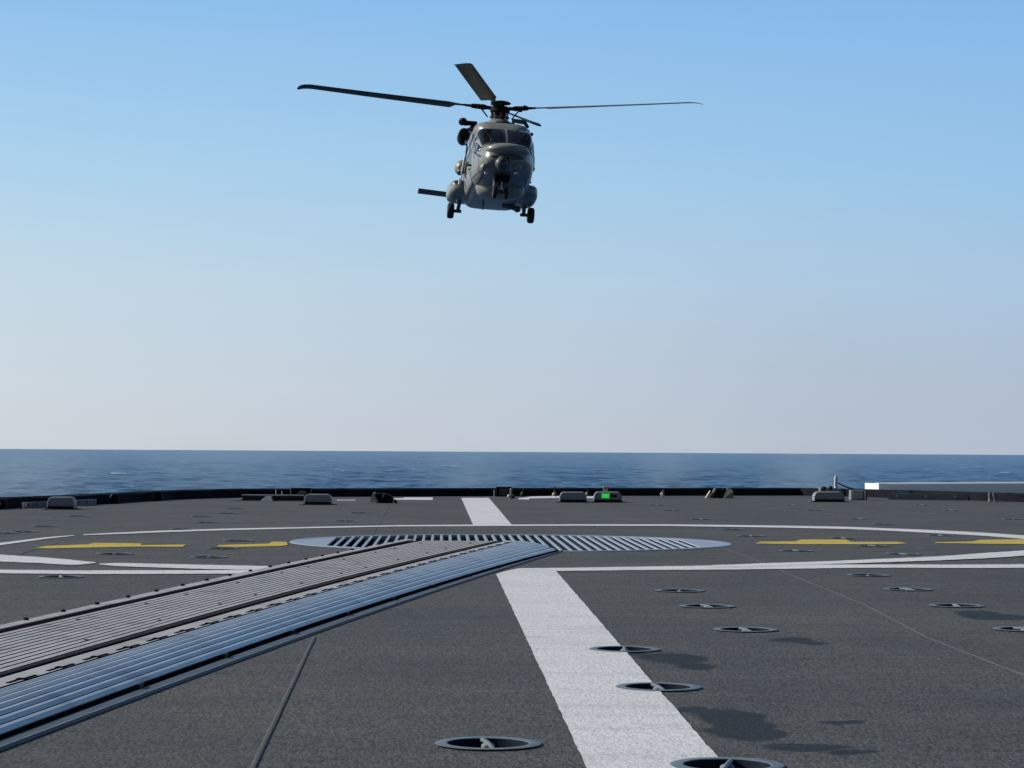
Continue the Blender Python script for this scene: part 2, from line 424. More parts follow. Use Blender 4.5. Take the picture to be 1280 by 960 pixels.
# stern-to-bow centre stripe (runs to a vanishing point left of the camera axis)
W = MAT['white_line']
sheet('centre_line_marking', W, [(620, 717.2), (634, 713.2), (648, 710.3), (692, 710), (905, 955), (990, 1053), (775, 1053), (733, 958)], z=.0035, amp=.006)
sheet('centre_line_marking', W, [(576.5, 622.3), (611, 622.2), (640, 656.2), (591.5, 656.4)], z=.0035)
band('landing_circle_marking', W, [(-60, 686, 690), (0, 678.5, 681.4), (62, 671, 672.7), (85, 669.3, 670.5), (93, 668.8, 669.4)])
band('landing_circle_marking', W, [(104, 668, 668.8), (120, 667, 668.4), (200, 663.3, 665.3), (280, 660.8, 662.6), (380, 658.8, 660.4), (420, 657.9, 659.5), (500, 656.3, 657.9), (600, 655.8, 657.5),
     (720, 655.3, 657.1), (830, 655.4, 657.2), (900, 656.0, 658.3), (1000, 657.3, 659.9), (1060, 658.5, 661.2), (1120, 660.7, 663.7), (1170, 662.7, 666.4), (1230, 665.7, 669.6), (1280, 669.2, 673.7), (1340, 674, 680)], z=.0045)
band('landing_circle_marking', W, [(-40, 689, 699), (0, 693.3, 701.9), (50, 696.2, 703.6), (85, 699.3, 706), (100, 701.0, 706), (120, 702.6, 703.4)])
band('landing_circle_marking', W, [(124, 704.6, 705.4), (145, 703.4, 707.6), (200, 704.6, 709.4), (250, 705.8, 711), (345, 707.9, 713)], z=.0045)
band('cross_line_marking', W, [(-40, 712, 716.2), (0, 712, 716.2), (100, 713.0, 717.7), (200, 712.8, 717.1), (345, 712.4, 717)])
band('cross_line_marking', W, [(648, 710.2, 713.7), (695, 709.8, 713.6), (800, 708.3, 712.5), (900, 706.6, 712.0), (1000, 705.6, 710.8), (1040, 705.6, 710), (1120, 705.5, 709.5), (1200, 705.7, 709.9), (1280, 705.2, 709.6), (1340, 705, 709.6)])
band('landing_circle_marking', W, [(890, 706.4, 708.8), (940, 704.5, 708.4), (1000, 702.5, 706.1), (1060, 700.4, 704.2), (1120, 697.8, 702.2), (1170, 695.6, 700.4), (1230, 691.2, 697.8), (1280, 688, 694.5), (1330, 682, 689)], z=.0055)
Yw = MAT['yellow_line']
sheet('yellow_line_marking', Yw, [(44, 685), (60, 685.4), (140, 683.8), (180, 683.2), (228, 683.4), (233, 680.5), (200, 681), (176, 681.4), (177, 679.2), (118, 678.4), (110, 680.4), (58, 682.3)])
sheet('yellow_line_marking', Yw, [(271, 683.4), (300, 683.6), (352, 682.3), (360, 681), (358, 677.2), (340, 676.9), (336, 679.4), (274, 681.2)])
sheet('yellow_line_marking', Yw, [(944, 679.3), (1000, 680.2), (1064, 680.2), (1120, 680), (1135, 679), (1122, 677.2), (1064, 677.2), (1057, 674.3), (1001, 674.3), (994, 676.5), (950, 677)])
sheet('yellow_line_marking', Yw, [(1168, 678.9), (1200, 679.1), (1240, 679.8), (1330, 680.4), (1330, 673.8), (1280, 674), (1225, 674.6), (1215, 676.8), (1170, 677.6)])
for q in ([(530, 624.8), (541, 624.9), (541, 621.7), (506, 621.7), (503, 622.6), (492, 622.8), (490, 624.6)],
          [(648, 624.2), (661, 624.4), (662, 623), (699, 622.4), (699, 619.9), (665, 620.6), (648, 622.8)],
          [(732, 622.8), (744, 622.7), (744, 620.2), (732, 620.2)], [(421, 625.6), (444, 625.5), (444, 624.6), (421, 624.7)]):
    sheet('stern_line_marking', W, q)

# ---- deck seams: a raised weld bead, hairline joints
def bead(name, mat, a, b, r, flat=.5, kind='structure'):
    a, b = Vector(a), Vector(b); n = max(4, int((b-a).length/.12))
    pts = []
    for i in range(n+1):
        p = a.lerp(b, i/n); p.x += .0015*mnoise.noise(Vector((p.x*3, p.y*1.3, 0)))
        pts.append(p)
    mb = MB(); rad = [r*(1+.12*mnoise.noise(p*5)) for p in pts]
    rr = []
    d = (b-a).normalized(); s = Vector((d.y, -d.x, 0))
    for p, q in zip(pts, rad):
        rr.append([p+s*q*math.cos(t)+Vector((0, 0, 1))*q*flat*math.sin(t) for t in [math.pi*k/6 for k in range(7)]])
    mb.rings(rr, closed=False)
    o = mb.build(name, mat, smooth='all'); tag(o, kind=kind); return o
bead('deck_weld_seam', MAT['weld'], G(305, 985), G(393, 797), .008, .5)
bead('deck_weld_seam', MAT['weld'], G(466, 668), G(491, 624), .008, .3)
bead('deck_joint', MAT['weld'], G(-20, 706), G(72, 679), .010, .3)
pale = paint('pale_joint_sealant', (.10, .10, .098), .6, .5, 30)
jp = [(895, 682), (940, 698), (1000, 723), (1080, 755.5), (1120, 776), (1160, 797), (1216, 819), (1280, 844), (1330, 864)]
for (a, b) in zip(jp, jp[1:]):
    bead('deck_joint', pale, G(*a), G(*b), .0022, .5)

# ------------------------------------------------------------------ track (slotted cover plates running to the landing grid)
def curve_fit(pts, z, deg=2):
    w = [G(x, y, z) for x, y in pts]
    c = np.polyfit([p.y for p in w], [p.x for p in w], deg)
    return lambda Y: float(np.polyval(c, Y))
zt = .066
cA = curve_fit([(0, 782), (72, 765), (100, 760), (140, 749.5), (220, 732.5), (290, 720), (350, 704.5), (440, 688.5), (487, 677), (515, 672.5)], zt)
cB = curve_fit([(0, 787), (100, 763.5), (140, 754), (220, 736.7), (300, 721), (350, 708.5), (440, 691), (487, 679), (515, 674.7)], zt)
cC = curve_fit([(0, 792.5), (100, 769.4), (140, 759), (220, 741.7), (300, 724.7), (350, 712.8), (440, 694.6), (487, 683.7), (523, 677)], zt)
cD = curve_fit([(0, 840), (71, 823.5), (160, 795.4), (220, 777.5), (300, 755), (350, 742.7), (440, 720), (480, 709.4), (540, 693.7), (580, 685.5), (618, 676.9)], zt)
cE = curve_fit([(0, 849.6), (71, 828.7), (160, 801.7), (220, 785), (300, 760), (350, 748.5), (440, 724.5), (487, 712.5), (540, 699.6), (580, 689), (628, 676.9)], zt)
cF = curve_fit([(0, 862), (100, 829), (160, 812), (220, 794), (300, 769), (350, 755), (440, 730.3), (487, 719), (560, 698.5), (610, 684.2), (650, 675.9)], zt)
zg = .018
cG = curve_fit([(0, 919.4), (100, 884), (160, 859), (220, 837.5), (300, 808), (343, 793.7), (440, 763), (487, 748.7), (580, 719.2), (635, 704.6), (693.7, 687.6)], zg)
cH = curve_fit([(0, 933), (100, 892), (160, 870.4), (220, 847), (300, 817.5), (350, 801), (440, 769), (487, 755), (580, 726), (635, 708.9), (700, 688.7)], 0)
cI = curve_fit([(0, 939), (103, 900.6), (200, 863), (300, 825), (403, 788), (487, 759), (550, 738), (636, 710.5), (700, 690)], 0)
yEnd = G(575, 675.8, zt).y                    # top plates stop against the landing grid
yG = G(694, 687.5, zg).y; yH = G(700, 688.7, 0).y
y0 = 5.5
track = empty('deck_track', (cD(12), 12, 0))
inv = Matrix.Translation(-Vector(track.location))
def strip(name, mat, fns, zs, yends, smooth=False, parent=track, n=60, ystart=y0, dark=None):
    """surface through several long curves; fns X(Y), zs heights, yends per curve"""
    mb = MB(); rows = []
    for k in range(n+1):
        t = k/n
        rows.append([Vector((f(ystart+(ye-ystart)*t), ystart+(ye-ystart)*t, z)) for f, z, ye in zip(fns, zs, yends)])
    mb.rings(rows, closed=False)
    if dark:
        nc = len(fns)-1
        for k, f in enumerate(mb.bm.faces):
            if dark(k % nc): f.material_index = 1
    o = mb.build(name, mat, parent, smooth=smooth, inv=inv)
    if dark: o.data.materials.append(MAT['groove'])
    return o
def lerpf(f, g, t): return lambda Y: f(Y)*(1-t)+g(Y)*t
# foundation plate, near flush; black colour stands in for shade in the slots
strip('base_plate', MAT['slot'], [cA, cA, cE, cF], [.001, zt-.004, zt-.004, .001], [yEnd-.02]*4)
strip('edge_strip', MAT['panel'], [lambda Y: cA(Y)-.03, cA, cA, cB, cB], [.001, zt-.006, zt, zt, zt-.01], [yEnd+.25]*5)
# slotted top plate: long ribs with narrow grooves
NR = 12
fns = []; zs = []
fns.append(cC); zs.append(zt-.012)
for i in range(NR):
    a = (i)/NR; b = (i+.70)/NR
    fns += [lerpf(cC, cD, a), lerpf(cC, cD, b), lerpf(cC, cD, b+.03), lerpf(cC, cD, (i+.97)/NR)]; zs += [zt, zt, zt-.003, zt-.003]
fns.append(cD); zs.append(zt)
fns.append(cD); zs.append(zt-.012)
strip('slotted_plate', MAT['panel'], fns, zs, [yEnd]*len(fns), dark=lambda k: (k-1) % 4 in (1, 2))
# rounded rail between the two plates
fns = []; zs = []
for k in range(7):
    a = k/6; fns.append(lerpf(cD, cE, .04+.42*a)); zs.append(zt-.016+.018*math.sin(math.pi*(.1+.6*a)))
strip('guide_rail', MAT['panel_lip'], fns, zs, [yEnd-.02]*7, smooth='all')
strip('bolt_strip', MAT['panel'], [cE, cE, lerpf(cE, cF, .97)], [zt-.012, zt+.002, zt+.002], [yEnd+.02]*3)
# ribbed slope falling away from the sun: convex, in seven ribs
fns = []; zs = []; ye = []
NS = 7
def prof(t): return zg+(zt-zg)*(1-t**2.1)
yF = G(651, 675.8, zt).y
def yend(t): return yF+(yG-yF)*t
for i in range(NS):
    a, b = i/NS, (i+.86)/NS
    for t, dz in ((a, -.0015), ((a+b)/2, .0015), (b, -.002), ((i+.985)/NS, -.004)):
        fns.append(lerpf(cF, cG, t)); zs.append(prof(t)+dz); ye.append(yend(t))
fns.append(cG); zs.append(zg); ye.append(yend(1))
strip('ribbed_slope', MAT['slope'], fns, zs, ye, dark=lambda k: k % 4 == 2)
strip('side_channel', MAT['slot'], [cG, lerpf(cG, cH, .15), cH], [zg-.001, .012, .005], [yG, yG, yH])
strip('flange', MAT['flange'], [cH, cI, lambda Y: cI(Y)+.004], [.0075, .0075, .001], [yH, yH, yH])
strip('flange_edge', paint('worn_flange_edge', (.11, .135, .16), .6, .6, 9), [lambda Y: cI(Y)-.006, lambda Y: cI(Y)+.001], [.0092, .0092], [yH, yH])
# end plates of the slope
mb = MB()
row = [Vector((lerpf(cF, cG, t)(yend(t)), yend(t), prof(t)-.001)) for t in [k/10 for k in range(11)]]
mb.rings([row, [Vector((p.x+.012, p.y+.03, p.z-.004)) for p in row], [Vector((p.x+.014, p.y+.034, .008)) for p in row]], closed=False)
mb.build('end_lip', MAT['slot'], track, inv=inv)
mb = MB()
Y = 6.2
while Y < yF-.3:                              # toggle slots along the bolt strip
    x = lerpf(cE, cF, .78)(Y); dx = cF(Y+.2)-cF(Y)
    an = math.atan2(-dx, .2); rm = Matrix.Rotation(an, 3, 'Z')
    mb = MB(); mb.box((x, Y, zt+.003), (.010, .13, .002), rm); mb.box((x+.008, Y+.05, zt+.0035), (.024, .03, .003), rm); mb.box((x+.018, Y+.10, zt+.003), (.010, .13, .002), rm)
    mb.build('toggle', MAT['slot'], track, inv=inv); Y += .36
mb = MB()
Y = 8.0
while Y < yEnd-.2:
    mb = MB(); mb.lathe((cA(Y)+.012, Y, zt), (0, 0, 1), [(0, .010), (.007, .010), (.010, .005)], 8)
    mb.build('bolt', MAT['black'], track, inv=inv); Y += .46
Y = 8.0; k = 0
while Y < yEnd-.4:
    for t in (.14, .80):
        mb = MB(); mb.lathe((lerpf(cC, cD, t)(Y+(k % 3)*.1), Y+(k % 3)*.1, zt-.002), (0, 0, 1), [(0, .010), (.004, .010), (.005, .004)], 8)
        mb.build('bolt', MAT['black'], track, inv=inv)
    k += 1; Y += .85
mb = MB()
Y = 7.0
while Y < yG-1:                               # blocks in the shaded side channel
    mb = MB(); mb.box((lerpf(cG, cH, .5)(Y), Y, .014), (.010, .08, .014)); mb.build('clamp_block', MAT['fixture_dark'], track, inv=inv); Y += 1.05
# white paint that crosses the plates
mb = MB(); pa = []; pb = []
for i in range(60):
    t = i/59; x = 436+(545-436)*t
    pa.append(G(x, 696.2-2.6*t+.8*math.sin(t*9), zt+.0015)); pb.append(G(x, 697.4-1.2*t+.6*math.sin(t*7+1), zt+.0015))
tag(track, 'long grey slotted metal track with ribbed bluish sloping side running to the round grid', 'deck track')

# ------------------------------------------------------------------ landing grid
grid = empty('landing_grid', (gc.x, gc.y, 0), ax)
ginv = Matrix.Rotation(0, 4, 'Z')
mb = MB(); mb.rings([[Vector((r*math.cos(t), r*math.sin(t), z)) for t in [2*math.pi*k/96 for k in range(96)]] for r, z in ((GR, .001), (GR-.006, .006), (Ri, .006), (Ri-.004, .002), (Ri-.004, -.09))], cap=False)
mb.build('rim', MAT['grid'], grid, smooth=True)
mb = MB(); mb.poly([Vector((Ri*math.cos(t), Ri*math.sin(t), -.085)) for t in [2*math.pi*k/96 for k in range(96)]])
mb.build('recess', MAT['pit'], grid)
mb = MB(); nb = 41; span = .86*GR; sp = 2*span/nb
for i in range(nb+1):
    u = -span+sp*i; h = math.sqrt(max(Ri*Ri-u*u, 0)); w = sp*.33
    mb.box((u, 0, .001), (w, 2*h-.02, .008), taper=(.8, 1))
    ub = ub if i else MB(); ub.box((u, 0, -.030), (w*.9, 2*h-.03, .052))
for s in (-1, 1):                            # solid end segments
    pts = []
    a0 = math.acos(span/GR)
    for k in range(17):
        t = -a0+2*a0*k/16; pts.append(Vector((s*(Ri-.003)*math.cos(t), (Ri-.003)*math.sin(t), .0045)))
    mb.poly(pts)
mb.build('grating', MAT['grid'], grid)
ub.build('grating_web', MAT['pit'], grid)  # lower bars coloured dark for the shade between them
tag(grid, 'round pale metal grid with dark slots set in the middle of the deck', 'landing grid')

# ------------------------------------------------------------------ tie-down sockets
def make_socket():
    root = empty('tie_down_socket')
    def rg_(prof): return [[Vector((r*SR*math.cos(t), r*SR*math.sin(t), z)) for t in [2*math.pi*k/40 for k in range(40)]] for r, z in prof]
    mb = MB(); mb.rings(rg_(((1, .0042), (.98, .0052), (.78, .0052), (.765, .0035))), cap=False)
    mb.build('rim', MAT['socket'], root, smooth=True)
    mb = MB(); mb.rings(rg_(((.766, .0036), (.75, -.018), (.60, -.038), (.30, -.048), (.02, -.05))), cap=False); mb.build('cup', MAT['pit'], root, smooth=True)
    mb = MB(); mb.tube([(0, -SR*.77, .000), (0, -SR*.3, .003), (0, 0, .004), (0, SR*.3, .003), (0, SR*.77, .000)], [.006, .0055, .006, .0055, .006], 10)
    mb.build('cross_bar', MAT['socket'], root, smooth=True)
    mb = MB(); mb.lathe((0, 0, -.012), (0, 0, 1), [(0, .017), (.012, .016), (.016, .011), (.0175, .003)], 16); mb.build('knob', MAT['fixture'], root, smooth=True)
    return root
proto = make_socket()
for i, (x, y, lab) in enumerate(socks):
    o = proto if i == 0 else copy_tree(proto)
    p = G(x, y, 0); o.location = (p.x, p.y, 0); o.rotation_euler.z = ax+random.uniform(-.25, .25)
    tag(o, lab, 'deck socket', 'round tie-down sockets let into the deck')
def mark(px, py, w):                          # short worn scuff marks
    a = G(px-w/2, py, Z1); b = G(px+w/2, py, Z1); l = .03+.05*random.random()
    return a, b, l
mb = MB()
random.seed(11)
for k in range(60):
    px = random.uniform(-20, 1300); py = random.choice([random.uniform(626, 655), random.uniform(626, 650), random.uniform(660, 700)])
    if 430 < px < 720 and py > 660: continue
    a, b, l = mark(px, py, random.uniform(3, 16)); s = Vector((0, l, 0))
    mb.poly([a, b, b+s+Vector((-.02, 0, 0)), a+s*.7])
o = mb.build('scuff_marks', paint('scuffed_bare_patch', (.13, .145, .16), .5, .5, 8)); tag(o, kind='structure')

# ------------------------------------------------------------------ deck-edge coaming (folded net rail)
coam = empty('deck_edge_rail', (0, 38, 0)); cinv = Matrix.Translation((0, -38, 0))
cl = [Vector((p.x, p.y, 0)) for p in outline[1:-1]]
CHH = .118
def offset_line(line, d):
    out = []
    for i, p in enumerate(line):
        a = line[max(i-1, 0)]; b = line[min(i+1, len(line)-1)]
        t = (b-a).normalized(); out.append(p+Vector((-t.y, t.x, 0))*d)
    return out
def dense(line, step=.4):
    out = []
    for a, b in zip(line, line[1:]):
        k = max(1, int((b-a).length/step))
        out += [a.lerp(b, j/k) for j in range(k)]
    return out+[line[-1]]
inner = dense(cl)
outer = offset_line(inner, .16)
mb = MB()
def h(p, k): return CHH+.006*mnoise.noise(Vector((p.x*.7, p.y, k)))
mb.rings([[inner[i]+Vector((0, 0, .0)), inner[i]+Vector((0, 0, h(inner[i], 0)-.012)), inner[i].lerp(outer[i], .12)+Vector((0, 0, h(inner[i], 0))), outer[i]+Vector((0, 0, h(inner[i], 0))), outer[i]+Vector((0, 0, -.05))]
          for i in range(len(inner))], closed=True)
mb.build('kerb', MAT['coaming'], coam, inv=cinv)
mb = MB()
tb_ = [p+Vector((0, 0, .108)) for p in offset_line(inner, .22)]
mb.tube(tb_, .018, 8); mb.build('net_tube', MAT['coaming'], coam, smooth=True, inv=cinv)
mb = MB()
for i in range(3, len(inner)-3, 5):
    p = inner[i].lerp(outer[i], .5)
    mb = MB(); mb.box(p+Vector((0, 0, CHH-.001+random.uniform(0, .004))), (.10+.1*random.random(), .12, .012+.01*random.random()))
    mb.build('joint_plate', MAT['fixture_dark'], coam, inv=cinv)
tag(coam, 'low black kerb and folded net tube round the stern edge of the deck', 'deck edge')

def onedge(px, py): return G(px, py)
# kerb panels (grey-green plates fixed on the inner side)
def plate(px0, px1, py0t, py0b, py1t, py1b, mat, label, off=.03):
    a = G(px0, py0b); b = G(px1, py1b)
    ha = CH*(py0b-py0t)/(py0b-564.75-(px0-640)*.00586); hb = CH*(py1b-py1t)/(py1b-564.75-(px1-640)*.00586)
    d = (b-a).normalized(); n = Vector((d.y, -d.x, 0))
    root = empty('edge_panel', (a+b)/2, math.atan2(d.y, d.x)); i2 = root.matrix_basis
    ln = (b-a).length
    mb = MB(); mb.rings([[Vector((-ln/2, -off, 0)), Vector((-ln/2, 0, 0)), Vector((-ln/2, 0, ha)), Vector((-ln/2, -off, ha))], [Vector((ln/2, -off, 0)), Vector((ln/2, 0, 0)), Vector((ln/2, 0, hb)), Vector((ln/2, -off, hb))]])
    mb.build('plate', mat, root, bevel=.004)
    mb = MB()
    for k in range(3):
        mb = MB(); mb.lathe((-ln/2+ln*(.12+.38*k), -off-.004, ha*.62), (0, -1, 0), [(0, .014), (.012, .012)], 10); mb.build('stud', MAT['fixture'], root)
    tag(root, label, 'edge panel', 'plates fixed to the inside of the black kerb'); return root
pg = paint('green_grey_plate', (.055, .075, .08), .5, .2, 8)
pg2 = paint('mid_grey_plate', (.085, .10, .12), .5, .2, 8)
plate(1110, 1206, 617.2, 624.4, 617.2, 625.4, pg, 'long dark green-grey plate on the kerb below the white locker')
plate(31, 57, 627.8, 635.4, 626.8, 634.6, pg2, 'pale-ended grey plate on the kerb left of the leftmost fixture')
plate(94, 118, 625, 632.6, 623.8, 631.4, pg2, 'small grey plate on the kerb right of the leftmost fixture')

# ------------------------------------------------------------------ deck-edge light housings
def housing(px0, px1, pyt, pyb, label, green=False, mat='fixture'):
    """low six-sided lamp housing with sloping ends; stands on the deck"""
    z0 = 0; pm = (px0+px1)/2
    base = G(pm, pyb); w = (G(px1, pyb)-G(px0, pyb)).length
    hor = 564.75+(pm-640)*.00586
    hgt = CH*(pyb-pyt)/(pyb-hor)*1.0
    root = empty('deck_light', (base.x, base.y, 0))
    d = w*.62; c = w*.13
    # long section: bottom outline to chamfered top; extruded as stacked rings
    def ring(z, ix, iy): return [Vector((-w/2+ix, iy, z)), Vector((w/2-ix, iy, z)), Vector((w/2-ix, d-iy, z)), Vector((-w/2+ix, d-iy, z))]
    mb = MB(); mb.rings([ring(.014, .004, .004), ring(hgt*.55, .004, .002), ring(hgt*.84, c*.40, .001), ring(hgt*.97, c*.92, .004), ring(hgt, c*1.05, .016)])
    mb.build('cover', MAT[mat], root, bevel=.006)
    mb = MB(); mb.rings([ring(.002, -.012, -.014), ring(.014, -.012, -.014), ring(.016, -.002, .0)])
    mb.build('base_plate', MAT['fixture_dark'], root)
    mb = MB(); mb.box((0, .005, hgt*.17), (w*.93, .02, hgt*.20)); mb.build('gasket', MAT['black'], root)
    for fx, fy in ((-w/2-.03, d*.3), (w/2+.03, d*.6)):
        mb = MB(); mb.box((fx, fy, .006), (.07, .10, .010)); mb.build('foot', MAT['fixture'], root)
    mb = MB()
    for sx in (-.38, -.13, .13, .38):
        mb = MB(); mb.lathe((w*sx, .004, hgt*.42), (0, -1, 0), [(0, .006), (.008, .005)], 8); mb.build('screw', MAT['fixture_dark'], root)
    if green:
        em = bpy.data.materials.new('green_lamp'); em.use_nodes = True; nt = em.node_tree; b = nt.nodes['Principled BSDF']
        b.inputs['Base Color'].default_value = (.02, .3, .05, 1); b.inputs['Emission Color'].default_value = (.015, .75, .07, 1); b.inputs['Emission Strength'].default_value = .55
        gx = (757-pm)/(px1-px0)*w
        mb = MB(); mb.box((gx, .010, hgt*.63), (w*.28, .022, hgt*.46)); mb.build('lamp', em, root)
        mb = MB(); mb.box((gx, -.002, hgt*.66), (w*.16, .006, hgt*.07)); mb.box((gx, -.002, hgt*.52), (w*.12, .006, hgt*.05))
        em2 = em.copy(); em2.name = 'pale_green_lamp'; em2.node_tree.nodes['Principled BSDF'].inputs['Emission Color'].default_value = (.10, .95, .30, 1)
        mb.build('lamp_lettering', em2, root)
        mb = MB(); mb.box((gx+w*.27, .008, hgt*.63), (w*.24, .02, hgt*.26)); mb.build('unlit_lamp', MAT['fixture_dark'], root)
    tag(root, label, 'deck light', 'low trapezoid lamp housings near the deck edge'); return root
housing(58, 93, 621.3, 637, 'leftmost blue-grey lamp housing standing close to the black kerb')
housing(380, 414, 617.8, 631.2, 'grey lamp housing at the right end of the long low ledge')
housing(700, 733, 615.0, 628.2, 'unlit grey lamp housing just left of the green-lit one')
housing(743, 777, 614.8, 628.2, 'grey lamp housing showing a small bright green light', green=True)
housing(1019, 1055, 614.8, 627.6, 'pale lamp housing in front of the small crane post', mat='white_worn' if 'white_worn' in MAT else 'fixture')

# ------------------------------------------------------------------ other deck-edge gear
def scale_at(p): return F/p.y                      # px per metre
def kerb_py(px):
    return float(np.interp(px, [-90, 0, 100, 220, 300, 640, 1000, 1075, 1160, 1280], [643, 636, 631.6, 624.2, 621.6, 620, 619.4, 621.2, 623.8, 627.7]))
def gear(name, px, pyb, label, cat, group=None):
    pyb = max(pyb, kerb_py(px)+.7)
    p = G(px, pyb); r = empty(name, (p.x, p.y, 0)); tag(r, label, cat, group); return r, 1.0/scale_at(p)
# long low ledge
r, u = gear('low_ledge', 340, 626, 'long low pale-topped ledge in front of the kerb, left of a lamp housing', 'ledge')
mb = MB(); w = 78*u
mb.rings([[Vector((x, y, z)) for x, y, z in ((-w/2-e, 0, 0), (-w/2+.05-e, 0, 5.6*u), (-w/2+.05-e, .25, 6.4*u), (-w/2-e, .25, 0))] for e in (0,)] + [[Vector((x, y, z)) for x, y, z in ((w/2, 0, 0), (w/2, 0, 5.6*u), (w/2, .25, 6.4*u), (w/2, .25, 0))]])
mb.build('body', MAT['fixture_dark'], r)
mb = MB(); mb.box((0, .15, 6.6*u), (w*.99, .24, .014)); mb.build('top_plate', MAT['fixture'], r, bevel=.004)
mb = MB(); mb.rings([[Vector((-13*u, -.22, 0)), Vector((3*u, -.22, 0)), Vector((3*u, -.02, 0)), Vector((-13*u, -.02, 0))], [Vector((-6*u, -.16, 6.0*u)), Vector((0*u, -.16, 6.0*u)), Vector((0*u, -.03, 6.0*u)), Vector((-6*u, -.03, 6.0*u))]])
mb.build('wedge', MAT['fixture'], r, bevel=.004)
mb = MB(); mb.box((-w/2-.06, -.02, .006), (.14, .16, .010)); mb.build('foot', MAT['fixture'], r)
# two little stanchions on the kerb
for px, hh, lab in ((345, 9.5, 'thicker pale stanchion standing behind the low ledge'), (352.5, 7.5, 'thin pale stanchion standing behind the low ledge')):
    r, u = gear('stanchion', px, 621.2, lab, 'stanchion', 'small posts behind the low ledge')
    mb = MB(); mb.lathe((0, .0, 0), (0, 0, 1), [(0, 1.6*u), (1.2*u, 1.5*u), (1.6*u, .8*u), (hh*u, .7*u), ((hh+.6)*u, .3*u)], 10); mb.build('post', MAT['fixture'], r, smooth=True)
    mb = MB(); mb.box((0, 0, hh*u*.45), (2.2*u, 1.6*u, 1.0*u)); mb.build('collar', MAT['fixture_dark'], r)
# dark open box with pale coil
def dark_box(px0, px1, pyt, pyb, label, open_=True):
    r, u = gear('junction_box', (px0+px1)/2, pyb, label, 'box')
    w = (px1-px0)*u; hh = (pyb-pyt)*u; d = .28; t = 1.0*u
    mb = MB(); mb.box((0, d/2, t/2), (w, d, t)); mb.box((0, d/2, hh-t/2), (w, d, t)); mb.box((-w/2+t/2, d/2, hh/2), (t, d, hh-2*t)); mb.box((w/2-t/2, d/2, hh/2), (t, d, hh-2*t)); mb.box((0, d-t/2, hh/2), (w-2*t, t, hh-2*t))
    mb.build('case', MAT['fixture_dark'], r, bevel=.005)
    return r, u, w, hh, d
r, u, w, hh, d = dark_box(364, 388, 609.2, 620.8, 'black open-fronted box holding a pale coil behind a lamp housing')
mb = MB(); mb.tube([(-w*.2, .08, hh*.25), (-w*.05, .07, hh*.62), (w*.16, .06, hh*.55), (w*.30, .08, hh*.40)], [1.2*u, 2.0*u, 2.4*u, 1.4*u], 10); mb.build('coil', paint('pale_hose', (.30, .29, .27), .7, .4, 30), r, smooth=True)
mb = MB(); mb.box((-w/2-.6*u, .03, hh*.5), (1.2*u, .08, hh*1.02)); mb.box((0, .10, hh+.4*u), (w*.96, .2, .8*u)); mb.build('frame', MAT['fixture'], r, bevel=.003)
r, u, w, hh, d = dark_box(620, 639.5, 608.2, 620.4, 'black box with dull front panel beside the far end of the centre stripe')
mb = MB(); mb.box((0, .015, hh*.48), (w*.6, .02, hh*.7)); mb.build('front_panel', paint('dull_panel', (.045, .043, .05), .6, .3, 20), r)
mb = MB(); mb.tube([(-w*.62, -.04, 0), (-w*.60, -.03, hh*.7)], .8*u, 8); mb.build('side_pipe', MAT['fixture'], r, smooth=True)
# valve cluster right of it
r, u = gear('valve', 638.5, 623.2, 'pale hose valve standing right against the black box by the centre stripe', 'valve')
mb = MB(); mb.lathe((0, 0, 0), (0, 0, 1), [(0, 2.6*u), (1.5*u, 2.4*u), (2.2*u, 1.3*u), (9*u, 1.1*u), (10.5*u, 1.6*u), (12.5*u, 1.2*u), (13*u, .4*u)], 12); mb.build('body', MAT['fixture'], r, smooth=True)
mb = MB(); mb.ellipsoid((-2.6*u, -.03, 3.0*u), (1.9*u, 1.7*u, 2.3*u)); mb.build('left_cap', MAT['cream'], r, smooth=True)
mb = MB(); mb.ellipsoid((3.2*u, -.01, 3.0*u), (2.3*u, 2.0*u, 3.0*u)); mb.build('right_cap', MAT['fixture_dark'], r, smooth=True)
# little fitting on the kerb
def fitting(px, pyb, hgt, label, capmat, basemat, red=False):
    r, u = gear('deck_fitting', px, pyb, label, 'fitting', 'small fittings along the kerb')
    mb = MB(); mb.lathe((0, 0, 0), (0, 0, 1), [(0, 2.6*u), (1.2*u, 2.4*u), (2.0*u, 1.4*u), (hgt*.55*u, 1.2*u)], 12); mb.build('base', basemat, r, smooth=True)
    mb = MB(); mb.lathe((0, 0, hgt*.5*u), (0, 0, 1), [(0, 1.5*u), (hgt*.2*u, 1.5*u), (hgt*.4*u, .7*u), (hgt*.5*u, .3*u)], 12); mb.build('cap', capmat, r, smooth=True)
    mb = MB(); mb.ellipsoid((-2.6*u, -.03, 3.2*u), (1.1*u, 1.1*u, 2.4*u), rot=Matrix.Rotation(.4, 3, 'Y')); mb.build('lever', MAT['cream'], r, smooth=True)
    return r
fitting(654, 619.9, 10, 'small black round fitting on the kerb right of the hose valve', MAT['black'], MAT['fixture_dark'])
fitting(694, 619.6, 12.5, 'pointed rusty-red and black fitting left of the unlit lamp housing', MAT['black'], paint('rusty_red', (.16, .055, .035), .7, .4, 30))
fitting(735, 619.2, 8, 'low dark fitting between the two centre lamp housings', MAT['fixture_dark'], MAT['fixture_dark'])
fitting(829, 619.0, 8.5, 'small dark fitting with a pale base right of the green-lit housing', paint('brown_cap', (.06, .035, .03), .6, .3, 20), MAT['fixture'])
